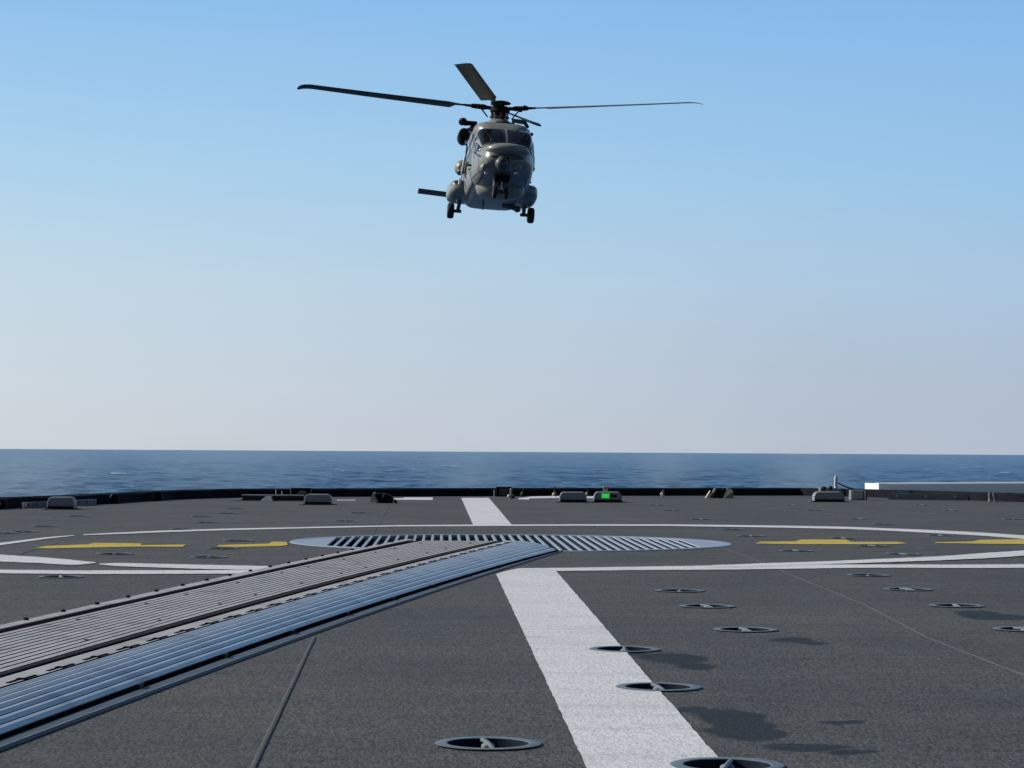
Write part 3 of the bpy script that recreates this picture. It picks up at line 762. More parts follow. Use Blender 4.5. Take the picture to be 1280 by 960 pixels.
# pale tag plate with red back
r, u = gear('marker_plate', 756.5, 619.4, 'small cream upright plate with red side standing behind the green-lit housing', 'marker')
mb = MB(); mb.prism([Vector((-2.8*u, 0, 0)), Vector((2.8*u, 0, 0)), Vector((2.8*u, 0, 11*u)), Vector((1.8*u, 0, 13*u)), Vector((-1.8*u, 0, 13*u)), Vector((-2.8*u, 0, 11*u))], (0, .03, 0)); mb.build('plate', MAT['cream'], r)
mb = MB(); mb.box((3.4*u, .03, 9.5*u), (1.6*u, .05, 5*u)); mb.build('red_tab', MAT['red'], r)
mb = MB(); mb.lathe((0, -.001, 10*u), (0, -1, 0), [(0, 1.0*u), (.006, .9*u)], 10); mb.build('hole', MAT['black'], r)
# triangular floodlights
r, u = gear('floodlight', 478, 629, 'black floodlight with a pale triangular cheek standing over a weld seam', 'floodlight')
mb = MB(); mb.prism([Vector((-17*u, 0, 0)), Vector((-4.6*u, 0, 0)), Vector((-12.0*u, .0, 13.6*u))], (.02, .30, 0)); mb.build('left_cheek', MAT['fixture'], r)
mb = MB(); mb.rings([[Vector((x*u, y, z*u)) for x, z in ((-4.6, .3), (12.4, .3), (14, 3.5), (11.5, 8.5), (6, 11.0), (1.5, 12), (-9.5, 12.2))] for y in (.03, .12, .26)]); mb.build('lamp_body', MAT['black'], r, bevel=.008)
mb = MB(); mb.box((1.2*u, .02, 10.0*u), (1.6*u, .02, 6*u), rot=Matrix.Rotation(.35, 3, 'Y')); mb.box((14*u, -.02, 2.0*u), (1.8*u, .05, 3.4*u), rot=Matrix.Rotation(.5, 3, 'Y')); mb.build('bracket', MAT['fixture'], r)
mb = MB(); mb.box((-14*u, -.03, .5*u), (12*u, .05, 1.0*u)); mb.build('foot', MAT['cream'], r)
mb = MB(); mb.ellipsoid((16.6*u, 0, 2.4*u), (1.8*u, 1.5*u, 2.8*u), rot=Matrix.Rotation(-.5, 3, 'Y')); mb.build('knob', MAT['black'], r, smooth=True)
r, u = gear('floodlight', 900, 622.8, 'black floodlight leaning between two grey parallel cheeks near the kerb', 'floodlight')
mb = MB(); mb.prism([Vector((-18*u, 0, 0)), Vector((-12*u, 0, 0)), Vector((-12.2*u, 0, 9.5*u))], (.01, .25, 0)); mb.build('left_cheek', MAT['cream'], r)
mb = MB(); mb.prism([Vector((-12*u, .02, 0)), Vector((-9.6*u, .02, 0)), Vector((-3.6*u, .10, 12.2*u)), Vector((-5.6*u, .10, 12.2*u))], (0, .2, 0)); mb.prism([Vector((4.6*u, -.02, 0)), Vector((17*u, -.02, 0)), Vector((16.6*u, .02, 9*u)), Vector((12.2*u, .06, 12.2*u)), Vector((9.8*u, .06, 12.2*u))], (0, .2, 0)); mb.build('right_cheek', paint('green_grey_cheek', (.09, .11, .10), .5, .2, 15), r)
mb = MB(); mb.prism([Vector((-9.4*u, .06, .2*u)), Vector((4.4*u, .06, .2*u)), Vector((9.6*u, .10, 11.4*u)), Vector((5.0*u, .10, 11.6*u)), Vector((4.2*u, .10, 10.8*u)), Vector((-3.4*u, .10, 11.6*u))], (0, .16, 0)); mb.build('lamp_body', MAT['black'], r)
# small crane post + cable + gearbox
r, u = gear('crane_post', 1046, 623.6, 'pale upright post with a dark cable beside the white cabinet at the kerb', 'post')
mb = MB(); mb.lathe((0, .1, 0), (0, 0, 1), [(0, 3.2*u), (9*u, 3.0*u), (11*u, 2.4*u), (13*u, 2.2*u), (27*u, 2.1*u), (28.6*u, 1.5*u), (29*u, .5*u)], 14); mb.build('post', paint('pale_post_paint', (.5, .5, .52), .5, .2, 30), r, smooth=True)
mb = MB(); mb.box((-1.9*u, .05, 22*u), (1.4*u, .05, 12*u), taper=(.3, 1)); mb.build('fin', MAT['white'], r)
mb = MB(); mb.tube([(2.6*u, .1, 19.6*u), (8*u, .1, 17*u), (15*u, .1, 14.0*u), (22*u, .12, 12.4*u), (32*u, .12, 10.4*u)], .85*u, 8); mb.build('cable', MAT['black'], r, smooth=True)
mb = MB(); mb.lathe((5.5*u, .05, 7.5*u), (1, 0, 0), [(0, 4.2*u), (1.2*u, 5.0*u), (5.4*u, 5.0*u), (6.4*u, 3.4*u)], 16); mb.build('drum', MAT['fixture_dark'], r, smooth=True)
mb = MB(); mb.box((-6*u, .1, 10.4*u), (13*u, .2, 6.5*u)); mb.box((-17*u, .14, 10.6*u), (7*u, .16, 5.5*u)); mb.build('gear_case', MAT['fixture'], r, bevel=.01)
mb = MB(); mb.ellipsoid((-8*u, -.02, 13.8*u), (2.6*u, 2.4*u, 2.6*u)); mb.ellipsoid((-16*u, .02, 13.2*u), (3.4*u, 3*u, 2.4*u)); mb.build('dark_cap', MAT['fixture_dark'], r, smooth=True)
# white cabinet
r, u = gear('cabinet', 1072, 625.2, 'small pale box standing between the crane post and the white locker', 'cabinet')
mb = MB(); mb.box((0, .12, 6.2*u), (17*u, .22, 12.4*u), taper=(.97, .9)); mb.build('case', MAT['fixture'], r, bevel=.008)
mb = MB(); mb.box((9.6*u, .0, 6*u), (2.2*u, .2, 11.6*u)); mb.build('side_bracket', paint('brown_bracket', (.06, .045, .045), .6, .3, 15), r)
mb = MB(); mb.box((0, -.001, 6.4*u), (13*u, .008, 9*u)); mb.build('door', paint('pale_door', (.33, .34, .35), .5, .1, 10), r)
# posts by the right kerb
for k, (px, dx, lab) in enumerate(((1237.5, 0, 'left one of two pale leaning brackets at the right end of the kerb'), (1245, 3, 'right one of two pale leaning brackets at the right end of the kerb'))):
    r, u = gear('net_bracket', px, 627.8, lab, 'bracket', 'pair of brackets on the kerb at right')
    mb = MB(); mb.prism([Vector((-1.2*u, 0, 0)), Vector((1.2*u, 0, 0)), Vector(((1.0-dx*.8)*u, 0, 12*u)), Vector(((-1.2-dx*.8)*u, 0, 12*u))], (0, .06, 0)); mb.build('arm', paint('weathered_bracket', (.17, .16, .15), .6, .4, 20), r)
    mb = MB(); mb.lathe((0, -.01, 2*u), (0, -1, 0), [(0, 1.6*u), (.02, 1.3*u)], 10); mb.build('hinge', MAT['fixture'], r)
r, u = gear('net_clamp', 197, 626.4, 'square black clamp block standing on the left part of the kerb', 'clamp')
mb = MB(); mb.box((0, .05, 6*u), (10*u, .16, 12.2*u), taper=(.9, .9)); mb.build('block', MAT['coaming'], r, bevel=.006)
mb = MB(); mb.tube([(5*u, -.03, 3*u), (9*u, -.04, 4.5*u), (13*u, -.02, 3*u)], 1.0*u, 8); mb.build('hook', MAT['fixture_dark'], r)
r, u = gear('net_clamp', 143, 629.8, 'black clamp with a thin pale strut on the left part of the kerb', 'clamp')
mb = MB(); mb.box((0, .05, 6*u), (11*u, .16, 12.6*u), taper=(.8, .8)); mb.build('block', MAT['coaming'], r, bevel=.006)
mb = MB(); mb.tube([(-5*u, -.03, 8*u), (-2*u, -.03, 13*u)], .45*u, 6); mb.build('strut', MAT['fixture'], r)
r, u = gear('net_clamp', 3, 636.2, 'black clamp block on the kerb at the left edge of the picture', 'clamp')
mb = MB(); mb.box((0, .05, 6*u), (10*u, .16, 12.4*u), taper=(.9, .9)); mb.build('block', MAT['coaming'], r, bevel=.006)
mb = MB(); mb.box((-2*u, -.05, 7.5*u), (2.2*u, .03, 4*u)); mb.build('pale_tab', MAT['fixture'], r)
r, u = gear('kerb_cleat', 28.5, 635.6, 'white upright cleat on the kerb near the left edge', 'cleat')
mb = MB(); mb.prism([Vector((-.7*u, 0, 0)), Vector((1.1*u, 0, 0)), Vector((1.6*u, 0, 7.6*u)), Vector((-1.6*u, 0, 7.6*u))], (0, .03, 0)); mb.build('plate', MAT['white'], r)
mb = MB(); mb.tube([(1.6*u, 0, 6.9*u), (6*u, .01, 6.6*u), (10*u, .02, 7.2*u)], .5*u, 6); mb.build('rod', MAT['fixture'], r)

# big white locker lying outboard of the kerb, on an outboard shelf
a = G(1098.5, 617.0); b = G(1420, 614.2)
dd = (b-a).normalized()
lk = empty('locker', ((a+b)/2).to_tuple(), math.atan2(dd.y, dd.x)); ln = (b-a).length
lk.location.z = 0
hl = CH*(617.0-604.4)/(617.0-567.35)
mb = MB(); mb.rings([[Vector((x, y, z)) for y, z in ((0, -.12), (0, hl-.012), (.02, hl), (.5, hl), (.5, -.12))] for x in (-ln/2+.18, ln/2)])
mb.rings([[Vector((-ln/2+.006, 0, z)), Vector((-ln/2+.179, .48, z)), Vector((-ln/2+.179, 0, z))] for z in (-.12, hl)]); mb.build('body', paint('locker_shade_tinted_white', (.62, .66, .70), .45, .04, 2), lk)  # blue-grey tint paints in the shade on the white locker's front
mb = MB(); mb.rings([[Vector((x, y, z)) for y, z in ((-.006, hl-.012), (.10, hl+.016), (.10, hl-.012))] for x in (-ln/2+.02, ln/2)]); mb.build('top_edge', MAT['white'], lk)  # white lip, tilted to stand in for the sunlit top
mb = MB(); mb.prism([Vector((-ln/2, 0, -.12)), Vector((-ln/2+.17, .5, -.12)), Vector((-ln/2+.17, .5, hl+.004)), Vector((-ln/2, 0, hl+.004))], (.003, .001, 0))
mb.build('end_panel', MAT['white'], lk)
tag(lk, 'long white locker with a bright sunlit end lying outboard of the kerb at right', 'locker')
mb = MB(); mb.rings([[Vector((x, y, z)) for x, y, z in ((a.x-.6, a.y-4, -.13), (b.x+.5, b.y-13, -.13), (b.x+.8, b.y+.9, -.13), (a.x-.4, a.y+.9, -.13))],
                    [Vector((x, y, z)) for x, y, z in ((a.x-.6, a.y-4.3, -.9), (b.x+.5, b.y-13.3, -.9), (b.x+.8, b.y-.2, -.9), (a.x-.4, a.y+.1, -.9))]])
tag(mb.build('outboard_shelf', MAT['navy_grey']), kind='structure')

# ------------------------------------------------------------------ helicopter (hub of the main rotor is the local origin; nose = -Y, image right = +X)
HD = 96.5
hubW = at_depth(625, 136.5, HD)
Rh = (Matrix.Rotation(R(5.2), 4, 'Z') @ Matrix.Rotation(R(3.4), 4, 'Y') @ Matrix.Rotation(R(-3.2), 4, 'X'))
HM = Matrix.Translation(hubW) @ Rh
HI = HM.inverted()
heli = bpy.data.objects.new('helicopter', None); COL.objects.link(heli); heli.matrix_world = HM; heli.empty_display_size = 1
def P(px, py, yl):                       # point of the local plane y = yl on a sight line
    o = HI @ CAMP; d = HI.to_3x3() @ ray(px, py); t = (yl-o.y)/d.y
    return o+d*t

# fuselage loft ---------------------------------------------------
#        y     zbot   ztop   hw    k(ellipse -> boxy)
ST = [(-5.12, -2.98, -2.80, .30, .4), (-5.08, -3.08, -2.74, .50, .5), (-4.98, -3.16, -2.62, .70, .6), (-4.78, -3.27, -2.46, .84, .7), (-4.50, -3.38, -2.33, .96, .6),
      (-4.20, -3.48, -2.18, 1.06, .75), (-3.85, -3.58, -1.86, 1.13, .9), (-3.50, -3.62, -1.60, 1.17, 1), (-3.15, -3.65, -1.44, 1.20, 1), (-2.7, -3.68, -1.36, 1.22, 1), (-2.0, -3.72, -1.32, 1.24, 1),
      (-1.0, -3.76, -1.32, 1.27, 1), (0.4, -3.78, -1.32, 1.28, 1), (1.8, -3.76, -1.36, 1.27, 1), (3.0, -3.62, -1.38, 1.16, .9), (4.0, -3.20, -1.40, .92, .7), (5.0, -2.78, -1.42, .66, .5), (6.5, -2.50, -1.45, .44, .3), (8.5, -2.15, -1.40, .30, .2), (10.0, -1.85, -1.38, .20, .1)]
PRF = [(0, 0), (.42, .0), (.70, .015), (.88, .09), (.97, .22), (1.0, .40), (.975, .58), (.93, .77), (.87, .91), (.76, .98), (.42, 1.0), (0, 1.0)]
def cr(p0, p1, p2, p3, t):
    return .5*((2*p1)+(-p0+p2)*t+(2*p0-5*p1+4*p2-p3)*t*t+(-p0+3*p1-3*p2+p3)*t**3)
def interp(tab, s):
    i = int(min(max(math.floor(s), 0), len(tab)-2)); t = s-i
    q = [tab[max(0, min(len(tab)-1, j))] for j in (i-1, i, i+1, i+2)]
    return tuple(cr(q[0][k], q[1][k], q[2][k], q[3][k], t) for k in range(len(tab[0])))
def surf(s, v, off=0):
    """s = station index, v in [-1, 1]: bottom centre (0) up the side to the top centre (1); sign = side"""
    y, zb, zt_, hw, k = interp(ST, s)
    k = min(max(k, 0), 1); a = abs(v)
    bx, bz = interp(PRF, a*(len(PRF)-1)); bx = max(bx, 0)
    ang = math.pi*a; ex, ez = math.sin(ang), (1-math.cos(ang))/2
    x = (bx*k+ex*(1-k))*hw; z = zb+(bz*k+ez*(1-k))*(zt_-zb)
    return Vector((x*(1 if v >= 0 else -1), y, z))
def surfn(s, v):
    e = .02
    ds = surf(s+e, v)-surf(s-e, v); dv = surf(s, v+e*.5)-surf(s, v-e*.5)
    n = ds.cross(dv)
    c = Vector((0, surf(s, v).y+.3, -2.5))
    if n.length < 1e-9: return Vector((0, -1, 0))
    n.normalize()
    if n.dot(surf(s, v)-c) < 0: n = -n
    return n
nS = (len(ST)-1)*4; nV = 40
mb = MB(); rr = []
for i in range(nS+1):
    s = i/4
    rr.append([surf(s, v) for v in [j/nV for j in range(nV+1)]]+[surf(s, -j/nV) for j in range(nV-1, 0, -1)])
mb.rings(rr); fus = mb.build('fuselage', MAT['heli'], heli, smooth='all')
def patch(name, mat, s0, s1, v0, v1, off=.012, parent=heli, ns=10, nv=8, skew=0, edge=.0):
    """panel that follows the fuselage skin, a little proud; v may change along s by skew"""
    mb = MB(); rows = []
    for i in range(ns+1):
        s = s0+(s1-s0)*i/ns; row = []
        for j in range(nv+1):
            a0, a1 = (v0, v1) if not callable(v0) else (v0(i/ns), v1(i/ns))
            v = a0+(a1-a0)*j/nv
            row.append(surf(s, v)+surfn(s, v)*off)
        rows.append(row)
    mb.rings(rows, closed=False)
    o = mb.build(name, mat, parent, smooth='all')
    md = o.modifiers.new('solid', 'SOLIDIFY'); md.thickness = .014; md.offset = -1
    return o
# windscreen (two panes either side of the centre post) and side windows
for sg in (-1, 1):
    patch('windscreen', MAT['glass'], 4.75, 7.75, (lambda t, sg=sg: sg*(.985)), (lambda t, sg=sg: sg*(.715-.05*t)), off=.016)
    patch('side_window', MAT['glass'], 4.95, 7.1, (lambda t, sg=sg: sg*(.685-.05*t)), (lambda t, sg=sg: sg*(.61-.085*t)), off=.016)
    patch('side_window', MAT['glass'], 7.3, 8.6, (lambda t, sg=sg: sg*(.665)), (lambda t, sg=sg: sg*(.525)), off=.016)
    patch('nose_window', MAT['glass'], 3.4, 4.4, (lambda t, sg=sg: sg*(.50)), (lambda t, sg=sg: sg*(.40)), off=.014) if False else None
    patch('cabin_door', paint('cabin_door_paint', (.25, .265, .255), .36, .08, 2), 9.4, 12.0, (lambda t, sg=sg: sg*(.66)), (lambda t, sg=sg: sg*(.25)), off=.02)
    patch('cabin_window', MAT['glass'], 9.9, 10.6, (lambda t, sg=sg: sg*(.60)), (lambda t, sg=sg: sg*(.47)), off=.03)
# skin seams
def seam(s0, v0, s1, v1, w=.007, n=16):
    mb = MB(); rows = []
    for i in range(n+1):
        t = i/n; s = s0+(s1-s0)*t; v = v0+(v1-v0)*t
        p = surf(s, v); nn = surfn(s, v)
        q = surf(s0+(s1-s0)*min(1, t+.05), v0+(v1-v0)*min(1, t+.05)) if t < .95 else p+(p-surf(s0+(s1-s0)*(t-.05), v0+(v1-v0)*(t-.05)))
        d = (q-p).normalized(); sd = d.cross(nn).normalized()*w
        rows.append([p-sd+nn*.006, p+sd+nn*.006])
    mb.rings(rows, closed=False); return mb.build('panel_seam', MAT['seam'], heli)
for sg in (-1, 1):
    seam(3.3, sg*.62, 4.7, sg*.66); seam(3.3, sg*.62, 3.3, sg*.30); seam(7.2, sg*.64, 7.2, sg*.22, .012); seam(8.8, sg*.64, 8.8, sg*.2, .012)
    seam(4.8, sg*.58, 4.9, sg*.22); seam(4.9, sg*.22, 8.8, sg*.20, .014); pass
    seam(9.0, sg*.36, 13.2, sg*.36, .01)
# raised frame along the windscreen foot
mb = MB()
for sg in (-1, 1):
    mb.tube([surf(4.72+.02*k, sg*v)+surfn(4.72, sg*v)*.01 for k, v in enumerate((.99, .93, .86, .79, .72))], .018, 6)
    mb.tube([surf(4.8+.42*k, sg*(.70-.012*k))+surfn(4.8+.42*k, sg*.68)*.015 for k in range(8)], .025, 6)
    mb.tube([surf(7.2, sg*v)+surfn(7.2, sg*v)*.012 for v in (.48, .54, .60, .66)], .022, 6)
    mb.tube([surf(6.1, sg*v)+surfn(6.1, sg*v)*.016 for v in (.555, .60, .65)], .018, 6)
mb.build('window_frame', paint('frame_paint', (.45, .46, .45), .4, .05, 4), heli, smooth=True)
for sg in (-1, 1):
    mb = MB(); b0 = surf(4.8, sg*.90)+surfn(4.8, sg*.9)*.04; b1 = surf(6.9, sg*.84)+surfn(6.9, sg*.84)*.04
    mb.tube([b0, b1], .014, 6); mb.tube([surf(5.9, sg*.80)+Vector((0, 0, .04)), surf(6.9, sg*.88)+Vector((0, 0, .045))], .012, 6)
    mb.build('wiper', MAT['black'], heli)
# nose: bulged access cover, dark band painted as its shade, sensor ball, lamps
mb = MB(); mb.ellipsoid((.02, -4.72, -2.56), (.86, .66, .27)); mb.build('nose_cover', MAT['heli'], heli, smooth='all')
mb = MB(); mb.ellipsoid((0, -5.06, -2.87), (.66, .12, .11)); mb.build('nose_shade_band', MAT['heli_dark'], heli, smooth='all')
c = P(627.5, 205, -5.25)
tur = MB(); tur.lathe((c.x, -5.28, c.z), (0, 0, 1), [(-.27, .04), (-.22, .16), (-.10, .25), (0, .27), (.10, .25), (.20, .17), (.28, .12)], 20)
tur = tur.build('sensor_turret', MAT['heli_dark'], heli, smooth='all')
mb = MB(); mb.lathe((c.x+.0, -5.50, c.z), (0, -1, 0), [(0, .11), (.06, .11), (.065, .08)], 16); mb.build('lens', MAT['glass'], tur, smooth=True)
mb = MB(); mb.lathe((c.x-.13, -5.44, c.z+.02), (0, -1, 0), [(0, .05), (.05, .05)], 12); mb.build('lens', MAT['glass'], tur, smooth=True)
mb = MB(); mb.rings([[Vector((c.x+s*.30, -5.22, c.z-.22)), Vector((c.x+s*.34, -5.22, c.z-.22)), Vector((c.x+s*.34, -5.22, c.z+.3)), Vector((c.x+s*.30, -5.22, c.z+.3))] for s in (1,)]+[[Vector((c.x+.30, -5.0, c.z-.12)), Vector((c.x+.34, -5.0, c.z-.12)), Vector((c.x+.34, -5.0, c.z+.3)), Vector((c.x+.30, -5.0, c.z+.3))]]); mb.build('bracket', MAT['heli'], tur)
for (px, py, rr_) in ((638, 190, .085), (624.5, 183.5, .06)):
    q = P(px, py, -5.0); mb = MB(); mb.lathe(q, (0, -1, .1), [(-.25, rr_), (0, rr_), (.05, rr_*.8), (.07, rr_*.3)], 14); mb.build('nose_lamp', MAT['steel'] if rr_ > .07 else MAT['heli'], heli, smooth=True)
for (px, py) in ((598, 194),):
    q = P(px, py, -4.75); mb = MB(); mb.tube([q+Vector((-.17, 0, .12)), q+Vector((0, -.06, -.03)), q+Vector((.10, -.08, -.06))], .022, 6); mb.build('pitot_probe', MAT['black'], heli)
q = P(647, 193, -4.7); mb = MB(); mb.tube([q+Vector((.17, 0, .12)), q+Vector((0, -.06, -.03))], .02, 6); mb.build('pitot_probe', MAT['black'], heli)
for px in (604.5, 648):
    mb = MB(); mb.ellipsoid(P(px, 209, -4.85), (.13, .24, .15), rot=Matrix.Rotation(.3 if px < 620 else -.3, 3, 'Y')); mb.build('chin_blister', MAT['radome'], heli, smooth='all')
    mb = MB(); mb.lathe(P(px+(3 if px < 620 else -3), 216.5, -4.95), (0, -1, -.2), [(-.1, .07), (0, .07), (.03, .04)], 12); mb.build('landing_lamp', MAT['steel'], heli, smooth=True)
mb = MB(); mb.prism([P(612, 179.5, -4.6), P(614.5, 179.5, -4.6), P(614, 172, -4.6)], (0, .2, 0)); mb.build('blade_antenna', MAT['heli_dark'], heli)
mb = MB(); mb.tube([P(589, 224, -3.6), P(594, 219, -4.1), P(599, 214, -4.5)], .02, 6); mb.build('step_rail', MAT['heli_dark'], heli)
# cabin/nose underside: radar radome behind the nose wheel
q0 = P(593, 224, -2.6); q1 = P(655, 251, -2.6)
mb = MB(); mb.lathe((0.0, -2.35, -3.55), (0, 0, 1), [(-.52, .05), (-.50, .50), (-.42, .78), (-.28, .92), (0, .98), (.25, .96)], 32); mb.build('radome', MAT['radome'], heli, smooth='all')
# engine deck -------------------------------------------------------
EC = [(-2.55, -1.55, -1.34, .55), (-2.3, -1.6, -1.12, .86), (-1.9, -1.6, -.94, 1.05), (-1.2, -1.6, -.82, 1.12), (-.3, -1.6, -.76, 1.13), (.8, -1.6, -.76, 1.13), (2.2, -1.6, -.84, 1.0), (3.4, -1.6, -.98, .84), (4.6, -1.6, -1.2, .55), (5.6, -1.6, -1.40, .3)]
mb = MB(); rr = []
for i in range((len(EC)-1)*4+1):
    y, zb, zt_, hw = interp(EC, i/4)
    row = []
    for j in range(33):
        a = math.pi*j/32; cx, sz = math.cos(a), math.sin(a)
        row.append(Vector((hw*math.copysign(abs(cx)**.45, cx), y, zb+(zt_-zb)*abs(sz)**.40)))
    rr.append(row)
mb.rings(rr); cowl = mb.build('engine_cowling', MAT['heli'], heli, smooth='all')
mb = MB()
for x in (-.62, .62): mb.tube([Vector((x, -2.05, -1.0)), Vector((x*1.02, -1.4, -.84)), Vector((x*1.02, -.4, -.765))], .02, 6)
mb.build('seam_strip', MAT['seam'], cowl)
mb = MB(); mb.box((0.1, -1.75, -.90), (.75, .12, .06)); mb.build('vent', MAT['seam'], cowl)
# roof fairing under the mast
mb = MB(); mb.lathe((0, 0, -.86), (0, 0, 1), [(0, .66), (.12, .60), (.24, .52), (.36, .42), (.40, .36)], 28); mb.build('mast_fairing', MAT['heli'], heli, smooth='all')
for sg in (-1, 1):
    mb = MB()   # engine air intakes: dark mouths at the cowling shoulders
    c = Vector((sg*1.02, -.5, -.98))
    mb.rings([[c+Vector((r_*math.cos(t), yy, r_*math.sin(t)*.95)) for t in [2*math.pi*k/20 for k in range(20)]] for yy, r_ in ((0, .15), (-.12, .18), (-.02, .20), (.4, .21), (1.0, .18), (1.6, .08))]); mb.build('engine_intake', MAT['heli_dark'], heli, smooth='all')
    mb = MB(); mb.tube([Vector((sg*.4, 3.2, -1.1)), Vector((sg*.65, 3.7, -1.12)), Vector((sg*.85, 4.0, -1.12))], [.26, .25, .24], 16); mb.build('exhaust_pipe', MAT['black'], heli, smooth=True)
q = P(578.5, 152, -.6); mb = MB(); mb.ellipsoid(q, (.17, .5, .13)); mb.tube([q+Vector((.05,0,-.05)), P(596, 154.5, -.5)], [.11, .09], 10); mb.build('air_scoop', MAT['black'], heli, smooth='all')
q = P(656, 153, -.4); mb = MB(); mb.tube([P(640, 150.5, -.4), q, P(660, 160, -.4)], [.08, .10, .07], 8);  mb.build('air_scoop', MAT['heli_dark'], heli, smooth='all')
# rescue hoist over the starboard door
q = P(579.5, 170.5, -1.2)
mb = MB(); mb.lathe((q.x, -1.55, q.z), (0, 1, 0), [(0, .12), (.03, .20), (.12, .235), (.75, .235), (.86, .16)], 20)
ho = mb.build('rescue_hoist', MAT['black'], heli, smooth=True)
for v in ho.data.vertices: v.co.z = q.z+(v.co.z-q.z)*1.28
mb = MB(); mb.tube([(q.x, -1.2, q.z+.2), (q.x+.2, -1.0, q.z+.34), (q.x+.5, -.9, q.z+.36)], .07, 8); mb.tube([(q.x+.12, -1.3, q.z-.28), (q.x+.15, -1.3, q.z-.46), (q.x+.1, -1.3, q.z-1.2)], [.05, .03, .02], 8); mb.build('hoist_arm', MAT['heli_dark'], ho)
mb = MB(); mb.lathe((q.x+.10, -1.6, q.z-.30), (0, -1, 0), [(0, .07), (.05, .06)], 10); mb.build('hoist_lamp', MAT['steel'], ho)
# handrail / cable duct down the starboard flank
mb = MB(); mb.tube([P(588, 186, -3.0), P(583.5, 200, -3.0), P(580.5, 214, -3.0), P(581.5, 222, -3.0)], .022, 6); mb.build('hand_rail', MAT['heli_dark'], heli)
mb = MB(); mb.tube([P(581, 196, -1.4), P(577, 214, -1.4), P(577, 226, -1.4)], .03, 6); mb.build('hand_rail', MAT['steel'], heli)
# flank pods
q = P(573.6, 208, -1.0)
mb = MB(); mb.ellipsoid(q+Vector((.10, .2, .0)), (.26, .42, .30), rot=Matrix.Rotation(.35, 3, 'Y')); mb.build('flank_pod', MAT['radome'], heli, smooth='all')
mb = MB(); mb.ellipsoid(q+Vector((.06, .0, -.22)), (.15, .3, .13)); mb.build('flank_pod_lamp', MAT['heli_dark'], heli, smooth='all')
q = P(574.5, 227, -.5); mb = MB(); mb.box(q, (.09, .2, .24)); mb.build('step_bracket', MAT['white'], heli, bevel=.02)
mb = MB(); mb.box(P(586.5, 206.5, -4.0), (.18, .04, .07)); mb.box(P(586.5, 211.5, -4.0), (.06, .04, .06)); mb.build('door_handle', MAT['seam'], heli)
for (px, py) in ((667, 211), (662.5, 228)):
    q = P(px, py, -1.5); mb = MB(); mb.box(q+Vector((-.12, 0, 0)), (.34, .10, .06)); mb.build('antenna', MAT['heli_dark'], heli)
q = P(664.5, 168, -2.2); mb = MB(); mb.ellipsoid(q, (.07, .1, .07)); mb.tube([q, q+Vector((-.2, 0, .0))], .025, 6); mb.build('mirror', MAT['black'], heli, smooth=True)
mb = MB(); mb.tube([P(664, 175, -2.8), P(667.5, 198, -2.8), P(667, 214, -2.8)], .03, 6); mb.build('hand_rail', MAT['heli_dark'], heli)
mb = MB(); mb.prism([P(660, 209, -3.9), P(661.5, 209, -3.9), P(664, 196, -3.9), P(662.3, 196, -3.9)], (0, .05, 0)); mb.build('nav_light', MAT['radome'], heli)

# sponsons --------------------------------------------------------
def sponson(sg):
    mb = MB(); rr = []
    sh = [(.15, .25), (.32, .72), (.7, .92), (1.3, 1), (2.3, 1), (3.0, .85), (3.6, .45), (3.8, .1)]
    for i in range((len(sh)-1)*4+1):
        y, k = interp(sh, i/4)
        k = max(k, .03)
        row = []
        for j in range(24):
            a = 2*math.pi*j/24
            row.append(Vector((sg*(1.25+.58*k*math.copysign(abs(math.cos(a))**.55, math.cos(a))), y, -3.20+.34*k*math.copysign(abs(math.sin(a))**.6, math.sin(a)))))
        rr.append(row)
    mb.rings(rr); return mb.build('sponson', MAT['heli'], heli, smooth='all')
for sg in (-1, 1): sponson(sg)
# main gear --------------------------------------------------------
def wheel(parent, c, r_, w, name='wheel'):
    mb = MB(); prof = [(-w*.5, r_*.55), (-w*.5, r_*.80), (-w*.42, r_*.93), (-w*.2, r_), (w*.2, r_), (w*.42, r_*.93), (w*.5, r_*.80), (w*.5, r_*.55)]
    mb.lathe(c, (1, 0, 0), prof, 28); t = mb.build(name, MAT['rubber'], parent, smooth=True)
    mb = MB(); mb.lathe(c, (1, 0, 0), [(-w*.52, r_*.2), (-w*.51, r_*.5), (w*.51, r_*.5), (w*.52, r_*.2)], 20); mb.build('rim', MAT['heli_dark'], t, smooth=True)
for sg, (wx, wy) in ((-1, (563.2, 263.3)), (1, (663.4, 269.4))):
    c = P(wx, wy, 2.25)
    ix = c.x-sg*.30
    mb = MB(); mb.tube([(ix+0*sg, 2.25, c.z+.04), (ix-sg*.03, 1.6, -3.45), (ix-sg*.10, 1.0, -3.3)], [.075, .085, .09], 10)
    mb.tube([(ix, 2.2, c.z+.02), (ix-sg*.06, 2.1, -3.35)], [.06, .085], 10); mb.tube([(ix-sg*.14, 2.25, c.z), (c.x, 2.25, c.z)], .07, 10)
    lg = mb.build('main_landing_gear', MAT['heli_dark'], heli, smooth=True)
    wheel(lg, (c.x, 2.25, c.z), .325, .27)
    if sg < 0:
        mb = MB(); mb.tube([P(574.5, 238, 1.2), P(570.5, 253, 1.6)], .025, 6); mb.build('brace', MAT['steel'], lg)
